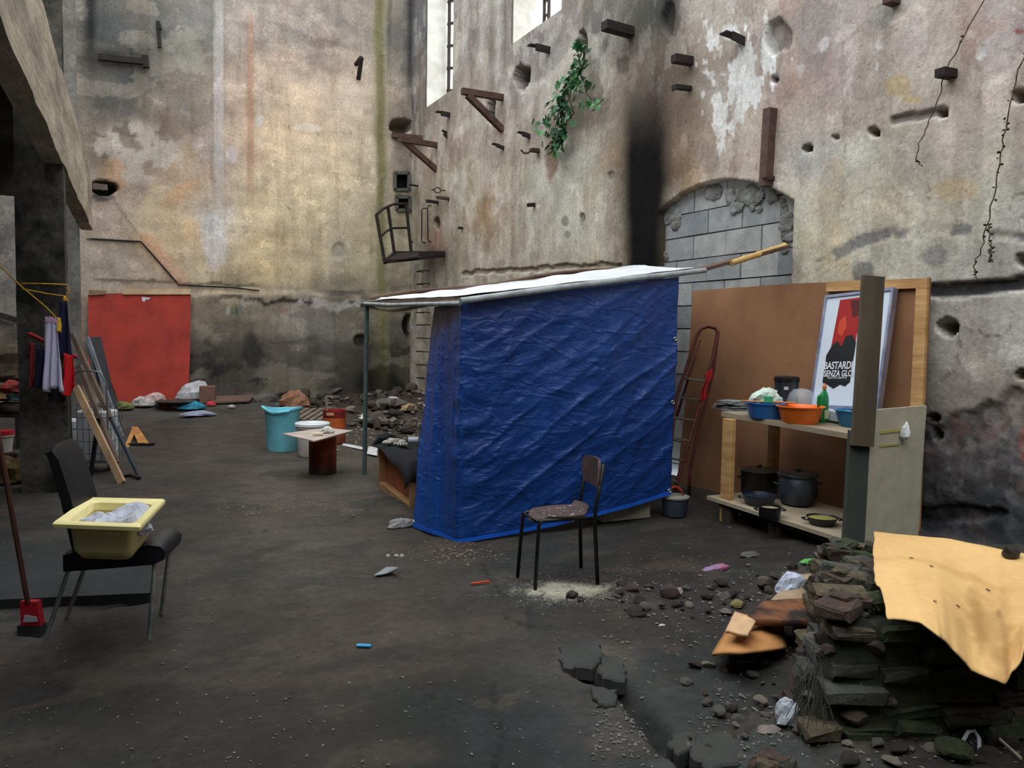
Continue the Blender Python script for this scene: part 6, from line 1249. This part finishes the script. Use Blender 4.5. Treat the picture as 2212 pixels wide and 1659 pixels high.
# roots and dry grass
rt = MB(); r_ = random.Random(9)
for k in range(70):
    p = S(-.05+r_.gauss(0, .035), r_.uniform(-.12, .25), r_.uniform(.18, .36)); q = [p]; d = Vector((r_.uniform(-.6, .1), r_.uniform(-.6, .2), -.6))
    for j in range(5): p = p+d*.04+Vector((r_.gauss(0, .008), r_.gauss(0, .008), 0)); d.z -= .25; p.z = max(p.z, .03); q.append(p)
    rt.tube(q, .0016, 3, cap=False)
tag(rt.build('dry_roots', mat('dry_roots', (78, 74, 66), .9)), 'tangle of dry grey roots hanging down the left side of the brick stump', 'roots', kind='stuff')
ms = MB()
for k in range(900):
    a, b = r_.uniform(-.12, .9), r_.uniform(-.15, .9); p = S(a, b, hs(a, b)+.03); d = Vector((r_.gauss(0, .5), r_.gauss(0, .5), 1))*r_.uniform(.015, .045); w = rh*.003
    ms.add([p-w, p+w, p+d], [(0, 1, 2)])
tag(ms.build('moss_tufts', mat('moss_green', (70, 86, 44), .95)), 'small tufts of moss and grass growing on the brick stump', 'moss', kind='stuff')
# cardboard sheet
CB = mat('large_cardboard', (216, 176, 116), .85, c2=(198, 156, 100), sc=1.6, bump=.12, bsc=30, vcol='stain', fine=.06)
topc = [(1889, 1148), (1960, 1153), (2050, 1163), (2130, 1178), (2212, 1196), (2330, 1222)]; botc = [(1916, 1332), (1990, 1346), (2046, 1384), (2102, 1448), (2170, 1474), (2216, 1402), (2330, 1340)]
def lerpl(L_, u): i = u*(len(L_)-1); k = min(int(i), len(L_)-2); f = i-k; return (L_[k][0]*(1-f)+L_[k+1][0]*f, L_[k][1]*(1-f)+L_[k+1][1]*f)
def card(u, v):
    t = onz(*lerpl(topc, u), .66); bx_, by_ = lerpl(botc, u); b = onz(bx_, by_, .585-.13*sst(1340, 1470, by_)); p = b.lerp(t, v)
    p = p+rh*(-.025*math.sin(v*3.14)*(1-u)*(1 if v > .3 else .6)+.012*(float(fbm(v*9, .5, 3))-.5)*(1-u)**6*1.6)+Vector((0, 0, .03*math.sin(v*3.14)*math.sin(u*4)+.012*(float(fbm(u*6, v*6, 3))-.5)))
    p = p+fh*(.02*(float(fbm(u*22, .3, 3, 7))-.5)*(1-v)**4*2); return p
NU, NVc = 70, 44; mb = MB(); mb.grid(card, NU, NVc); o = mb.build('cardboard_sheet', CB, smooth=True); tag(o, 'large tan cardboard sheet draped over the brick stump', 'cardboard'); o.modifiers.new('t', 'SOLIDIFY').thickness = .006
U_, V_ = np.meshgrid(np.linspace(0, 1, NU+1), np.linspace(0, 1, NVc+1), indexing='ij'); U_, V_ = U_.ravel(), V_.ravel(); cc = np.ones((len(U_), 3))
for u0, v0, ru_, rv_, col, k in ((.62, .25, .12, .25, (150, 140, 118), .45), (.55, .35, .05, .2, (170, 150, 110), .5), (.72, .12, .1, .12, (190, 170, 140), .5), (.66, .42, .02, .03, (120, 70, 40), .8), (.2, .3, .04, .2, (235, 225, 205), .3), (.45, .6, .5, .03, (225, 215, 200), .5)):
    m = (np.clip(1.4-np.hypot((U_-u0)/ru_, (V_-v0)/rv_)-(fbm(U_*14, V_*14, 3)-.5)*1.4, 0, 1)*k)[:, None]; cc = cc*(1-m)+lin(col)*m
setattr_col(o, 'stain', cc)
def onface(u, v, l=.006): return card(u, v)+Vector((0, 0, l))
mb = MB(); mb.lathe(onface(.72, .93, .0), [(.03, 0), (.032, .02), (.028, .04), (.01, .045)], 16, axis=Matrix.Rotation(.5, 3, 'X')); tag(mb.build('round_stopper', plas('black_cap_plastic', (30, 26, 24))), 'small round black cap lying on the far edge of the cardboard sheet', 'cap')
mb = MB()
for u, v in ((.3, .55), (.6, .55), (.2, .6), (.28, .22), (.42, .3)): mb.bar(onface(u, v), onface(u+.02, v), .004, .003)
tag(mb.build('staple', mat('dark_staple', (60, 44, 34), .6)), 'dark staples left in the cardboard sheet', 'staples', kind='stuff')
# scraps by the stump
def patch(pl, z, m, name, label, cat, th=.012, curl=0., nu=16, nv=12, zf=None):
    a, b, c, d = pl
    def P_(u, v):
        x = (a[0]*(1-u)+b[0]*u)*(1-v)+(d[0]*(1-u)+c[0]*u)*v; y = (a[1]*(1-u)+b[1]*u)*(1-v)+(d[1]*(1-u)+c[1]*u)*v
        zz = z if zf is None else zf(u, v); g = onz(x, y, zz); g.z = max(g.z, FZ(g)+.004); return g+Vector((0, 0, curl*math.sin(u*3.14)+.01*(float(fbm(u*5, v*5, 3))-.5)))
    return tag(cloth(P_, nu, nv, m, name, th=th), label, cat)
CB2 = mat('orange_cardboard', (194, 138, 82), .85, c2=(160, 108, 62), sc=3, bump=.2)
patch([(1536, 1412), (1700, 1400), (1692, 1345), (1592, 1322)], .1, CB2, 'curled_cardboard', 'curled orange brown cardboard piece arching over the floor', 'cardboard', zf=lambda u, v: .09+.09*math.sin(u*3.14)**.8*(1-.4*v))
patch([(1566, 1362), (1612, 1372), (1632, 1340), (1588, 1320)], .2, mat('pale_torn_card', (206, 168, 128), .85), 'torn_card', 'torn pale flap of card behind the curled cardboard', 'cardboard', zf=lambda u, v: .2+.05*u)
BRN = mat('burnt_board', (120, 76, 44), .85, c2=(38, 28, 24), sc=4.5, bump=.6, bsc=20, lo=.42, hi=.58)
patch([(1606, 1338), (1776, 1340), (1772, 1292), (1652, 1296)], .2, BRN, 'burnt_board', 'burnt and peeling wooden board beside the brick stump', 'board', th=.03, zf=lambda u, v: .22)
patch([(1662, 1298), (1775, 1292), (1792, 1238), (1724, 1240)], .2, mat('beige_board', (160, 138, 110), .85, c2=(124, 104, 84), sc=4), 'beige_board', 'beige board fragment behind the burnt board', 'board', th=.02, zf=lambda u, v: .21)
def lump(x, y, rx, ry, rz, seed, col, name, label, cat, lift=0., m=None, c2=None):
    p = G(x, y, lift)
    if lift > .05: p = onz(x, y, lift+p.z*0)
    p.y = min(p.y, YB-.12-ry*1.2); p.z = lift if lift > .05 else FZ(p)+lift; o = crumple(p, rx, ry, rz, seed, 20, m or mat('scrap_%d_%d_%d' % col, col, .7, c2=c2 or tuple(int(v*.7) for v in col), sc=14, bump=.4), name); return tag(o, label, cat)
lump(1706, 1278, .085, .06, .08, 70, (188, 196, 214), 'plastic_bag', 'white crumpled plastic bag on the beige board fragment', 'bag', .18)
lump(1704, 1560, .055, .045, .075, 71, (176, 182, 190), 'plastic_bag', 'pale grey crumpled bag on the floor left of the brick stump', 'bag')
lump(1660, 1580, .05, .04, .015, 91, (120, 110, 102), 'stone_flake', 'flat pinkish stone flake in front of the pale grey bag', 'stone')
lump(1828, 1300, .035, .03, .03, 72, (150, 152, 156), 'grey_fluff', 'tuft of pale grey fluff on the corner of the brick stump', 'fluff', .36)
lump(2186, 1540, .03, .025, .03, 73, (196, 208, 214), 'paper_ball', 'small white paper ball at the right edge below the cardboard', 'paper', .12)
lump(1545, 1232, .11, .05, .03, 74, (134, 124, 160), 'wrapper', 'violet and pink crumpled wrapper on the floor before the work table', 'wrapper', c2=(160, 70, 104))
lump(1748, 1222, .09, .035, .022, 75, (96, 170, 88), 'wrapper', 'bright green wrapper on the floor below the dark post', 'wrapper', .02)
lump(1745, 1200, .1, .05, .03, 76, (104, 100, 92), 'stone_flake', 'flat stone flake before the pallet corner', 'stone') if False else None
lump(1620, 1200, .085, .05, .02, 77, (92, 92, 86), 'stone_flake', 'flat grey stone flake in front of the pallet', 'stone')
lump(1465, 1283, .03, .02, .03, 78, (176, 158, 148), 'pebble', 'pale pinkish pebble among the debris right of the chair', 'pebble')
lump(1592, 1310, .04, .03, .03, 79, (130, 120, 70), 'yellow_scrap', 'yellowish scrap left of the burnt board', 'scrap')
lump(1430, 1352, .02, .01, .008, 80, (206, 206, 200), 'paper_scrap', 'white paper scrap on the dark floor right of the chair', 'scrap')
lump(1236, 1290, .035, .03, .035, 81, (52, 46, 40), 'clod', 'larger dark clod of earth at the edge of the white powder', 'clod')
lump(1254, 1298, .02, .02, .02, 82, (50, 44, 40), 'clod', 'smaller dark clod in front of the white powder', 'clod')
for k, (x0, y0, x1, y1) in enumerate(((1593, 1436, 1632, 1434), (1594, 1424, 1606, 1421), (1622, 1424, 1636, 1427))):
    mb = MB(); mb.bar(G(x0, y0, .012), G(x1, y1, .012), .012, .006); tag(mb.build('wood_chip', mat('yellow_wood_chip', (190, 170, 110), .8)), 'yellow wood chip under the curled cardboard', 'chip', 'chips under the curled cardboard')
mb = MB(); mb.bar(G(1018, 1264, .01), G(1058, 1260, .012), .012, .01); tag(mb.build('drinking_straw', plas('orange_red_straw', (222, 84, 50))), 'orange red straw on the floor left of the school chair', 'straw')
mb = MB(); mb.box(G(786, 1398, .008), (.075, .024, .012), rotz(-YAW-.08), bev=.003); tag(mb.build('foil_packet', plas('cyan_packet', (40, 160, 214))), 'small bright blue packet alone on the dark floor', 'packet')
patch([(806, 1243), (846, 1238), (862, 1226), (836, 1224)], 0, mat('grey_film', (150, 156, 160), .4, c2=(110, 116, 120)), 'plastic_film', 'scrap of grey plastic film on the floor before the blue tarpaulin', 'film', th=.003, zf=lambda u, v: .01+.05*v*u, nu=8, nv=6)
for k, x in enumerate((838, 856, 868)): lump(x, 1203, .017, .013, .016, 100+k, (190, 184, 170), 'paper_crumb', ['pale crumb of paper, left of three near the grey film', 'pale crumb of paper, middle of three near the grey film', 'pale crumb of paper, right of three near the grey film'][k], 'crumb')
lump(866, 1138, .11, .06, .06, 84, (150, 150, 148), 'foil_sheet', 'crumpled grey foil at the foot of the left tarpaulin edge', 'foil')
mb = MB(); q = [G(x, y, .02+.02*math.sin(i)) for i, (x, y) in enumerate(((2080, 1612), (2090, 1602), (2104, 1600), (2114, 1608), (2116, 1624), (2110, 1636)))]; mb.tube(q, .007, 8); tag(mb.build('plastic_ring', plas('white_ring', (190, 194, 200))), 'broken white plastic ring in the debris at the lower right', 'ring')
mb = MB(); mb.bar(G(2143, 1606, .04), G(2205, 1657, .03), .007, .007); tag(mb.build('thin_stick', mat('pale_stick', (176, 166, 146), .8)), 'thin pale stick at the lower right corner', 'stick')
for k, (x, y, r) in enumerate(((2175, 1590, .1), (2060, 1640, .06))): mb = MB(); mb.rock(G(x, y, .04), r, 300+k, sq=(1.2, .9, .6)); tag(mb.build('mossy_stone', BM[1]), ['mossy stone at the lower right edge', 'reddish mossy stone beside the white ring'][k], 'stone')
c = G(2150, 1172, .0); c.x = 5.2; mb = MB(); mb.box(c+Vector((0, 0, .05)), (.3, .8, .12), bev=.02); tag(mb.build('charred_box', mat('charred_dark_box', (44, 50, 58), .8, c2=(60, 34, 30), sc=4)), 'dark charred flat box against the wall behind the cardboard sheet', 'box')
# ------------------------------------------------------------------ litter along the back wall
for x, y, rx, ry, rz, col, nm, lb_, ct in ((308, 880, .17, .12, .13, (196, 190, 188), 'plastic_bag', 'grey white bag leftmost in front of the red board', 'bag'), (332, 877, .18, .12, .16, (206, 176, 172), 'plastic_bag', 'pinkish white bag in front of the red board', 'bag'), (352, 880, .12, .1, .09, (50, 84, 70), 'rag', 'dark green rag between the pink bag and the brown dish', 'rag'),
        (360, 885, .08, .06, .05, (190, 50, 66), 'rag', 'little red rag in front of the red board', 'rag'), (423, 868, .3, .2, .3, (196, 196, 200), 'plastic_bag', 'big clear white bag at the right corner of the red board', 'bag'), (413, 852, .12, .1, .1, (206, 120, 80), 'rag', 'orange rag on top of the big clear bag', 'rag'),
        (414, 886, .2, .12, .1, (30, 130, 160), 'rag', 'teal rag in front of the big clear bag', 'rag'), (428, 895, .26, .1, .06, (156, 160, 186), 'rag', 'lavender grey rag lowest in front of the big clear bag', 'rag'), (456, 878, .08, .06, .05, (206, 50, 66), 'rag', 'bright red scrap right of the teal rag', 'rag'),
        (268, 886, .14, .1, .1, (110, 116, 60), 'leaves_bag', 'olive green clump at the left foot of the red board', 'bag'), (636, 882, .26, .16, .26, (150, 104, 76), 'paper_sack', 'brown paper sack on the rubble behind the blue bin', 'sack'), (605, 878, .07, .05, .04, (50, 160, 170), 'wrapper', 'small turquoise wrapper left of the brown paper sack', 'wrapper'), (850, 862, .12, .08, .07, (206, 200, 204), 'paper_scrap', 'whitish paper on top of the rubble near the corner', 'paper'),
        (500, 882, .06, .05, .04, (180, 176, 168), 'pebble', 'pale pebble at the edge of the flat brown cardboard', 'pebble'), (885, 868, .16, .12, .1, (166, 142, 106), 'stone_lump', 'tan stone lump on the rubble near the tarpaulin', 'stone')):
    lump(x, y, rx, ry, rz, int(x), col, nm, lb_, ct, .02)
p = G(380, 884, .06); mb = MB(); mb.lathe(p, [(.12, 0), (.3, .06), (.32, .08), (.28, .07), (.1, .02)], 28); tag(mb.build('brown_dish', mat('dark_brown_dish', (66, 52, 46), .6)), 'dark brown dish lying in front of the red board', 'dish')
mb = MB(); mb.box(G(449, 872, .16), (.26, .2, .3), rotz(-.2), bev=.01); tag(mb.build('carton', mat('brown_carton', (126, 92, 80), .85)), 'small brown carton behind the big clear bag', 'carton')
mb = MB(); mb.prism([G(458, 876, .03), G(540, 872, .03), G(548, 862, .05), G(462, 864, .05)], (0, 0, .03)); tag(mb.build('flat_cardboard', mat('flat_brown_cardboard', (110, 84, 74), .9)), 'flat brown cardboard lying along the back wall', 'cardboard')
# tiny flecks, chips and powder nobody could count
def flecks(n, gen, s0, s1, m, name, label, cat, seed):
    r = random.Random(seed); mb = MB()
    for k in range(n):
        x, y = gen(r); p = G(x, y, .004)
        if p.x > XW-.1 or p.y > YB-.25 or p.x < XL+.2: continue
        s = r.uniform(s0, s1); a = r.uniform(0, 3.14); d = Vector((math.cos(a), math.sin(a), r.uniform(-.1, .3)))*s; e = Vector((-math.sin(a), math.cos(a), r.uniform(-.1, .2)))*s*r.uniform(.3, .8)
        p.z = float(floor_h(p.x, p.y))+.003+s*.2; mb.add([p-d, p-e, p+d, p+e, p+Vector((0, 0, s*.35))], [(0, 1, 4), (1, 2, 4), (2, 3, 4), (3, 0, 4), (3, 2, 1, 0)])
    return tag(mb.build(name, m), label, cat, kind='stuff')
CH1 = mat('pale_chips', (160, 154, 138), .9); CH2 = mat('tan_chips', (132, 116, 96), .9); CH3 = mat('grey_chips', (116, 112, 104), .9)
flecks(300, lambda r: (r.uniform(0, 2212), 900+r.random()**.8*760), .002, .007, CH1, 'pale_litter', 'tiny pale flecks of litter all over the dark floor', 'litter', 1)
flecks(500, lambda r: (r.uniform(0, 2212), 900+r.random()**.8*760), .003, .011, CH3, 'grit', 'small grey grit all over the dark floor', 'grit', 2)
flecks(150, lambda r: (r.gauss(620, 90), r.gauss(1098, 12)), .004, .018, CH2, 'wood_chips', 'scattered tan wood chips on the floor left of the crate', 'wood chips', 3)
flecks(220, lambda r: (r.gauss(985, 48), r.gauss(1196, 11)), .003, .014, CH2, 'chip_pile', 'small pile of chips at the bottom corner of the tarpaulin', 'wood chips', 4)
flecks(1600, lambda r: (r.gauss(1230, 62), r.gauss(1277, 15)), .0015, .0045, mat('white_powder', (206, 204, 188), .95), 'white_powder', 'white powder and crumbs spilled under the school chair', 'powder', 5)
flecks(500, lambda r: (r.uniform(1300, 1830), r.gauss(1300, 70)), .003, .014, CH3, 'fine_rubble', 'fine grey rubble between the chair and the brick stump', 'rubble', 6)
flecks(500, lambda r: (r.uniform(1500, 2212), r.uniform(1500, 1659)), .003, .012, CH3, 'fine_debris', 'fine debris on the ground around the foot of the brick stump', 'rubble', 7)
flecks(160, lambda r: (r.uniform(700, 920), r.gauss(930, 22)), .01, .04, CH1, 'rubble_scraps', 'pale scraps and splinters mixed in the rubble heap', 'debris', 8)
flecks(150, lambda r: (r.uniform(1280, 1400), r.gauss(1580, 40)), .004, .012, CH3, 'crack_debris', 'crumbs collected in the wide crack of the floor', 'debris', 9)
PAP = mat('white_torn_paper', (206, 206, 206), .8)
for k, (a, b, c, d, l) in enumerate(((( 738, 962), (790, 972), (786, 966), (742, 957), 'strip of white paper on the floor left of the thin post'), ((792, 980), (815, 984), (816, 966), (796, 964), 'torn white paper just right of the thin post'), ((770, 918), (800, 926), (796, 918), (778, 912), 'white paper on the rubble left of the thin post'))):
    patch([a, b, c, d], .02, PAP, 'torn_paper', l, 'paper', th=.003, nu=6, nv=4)
for o in bpy.data.objects:
    if '_w' in o: del o['_w']
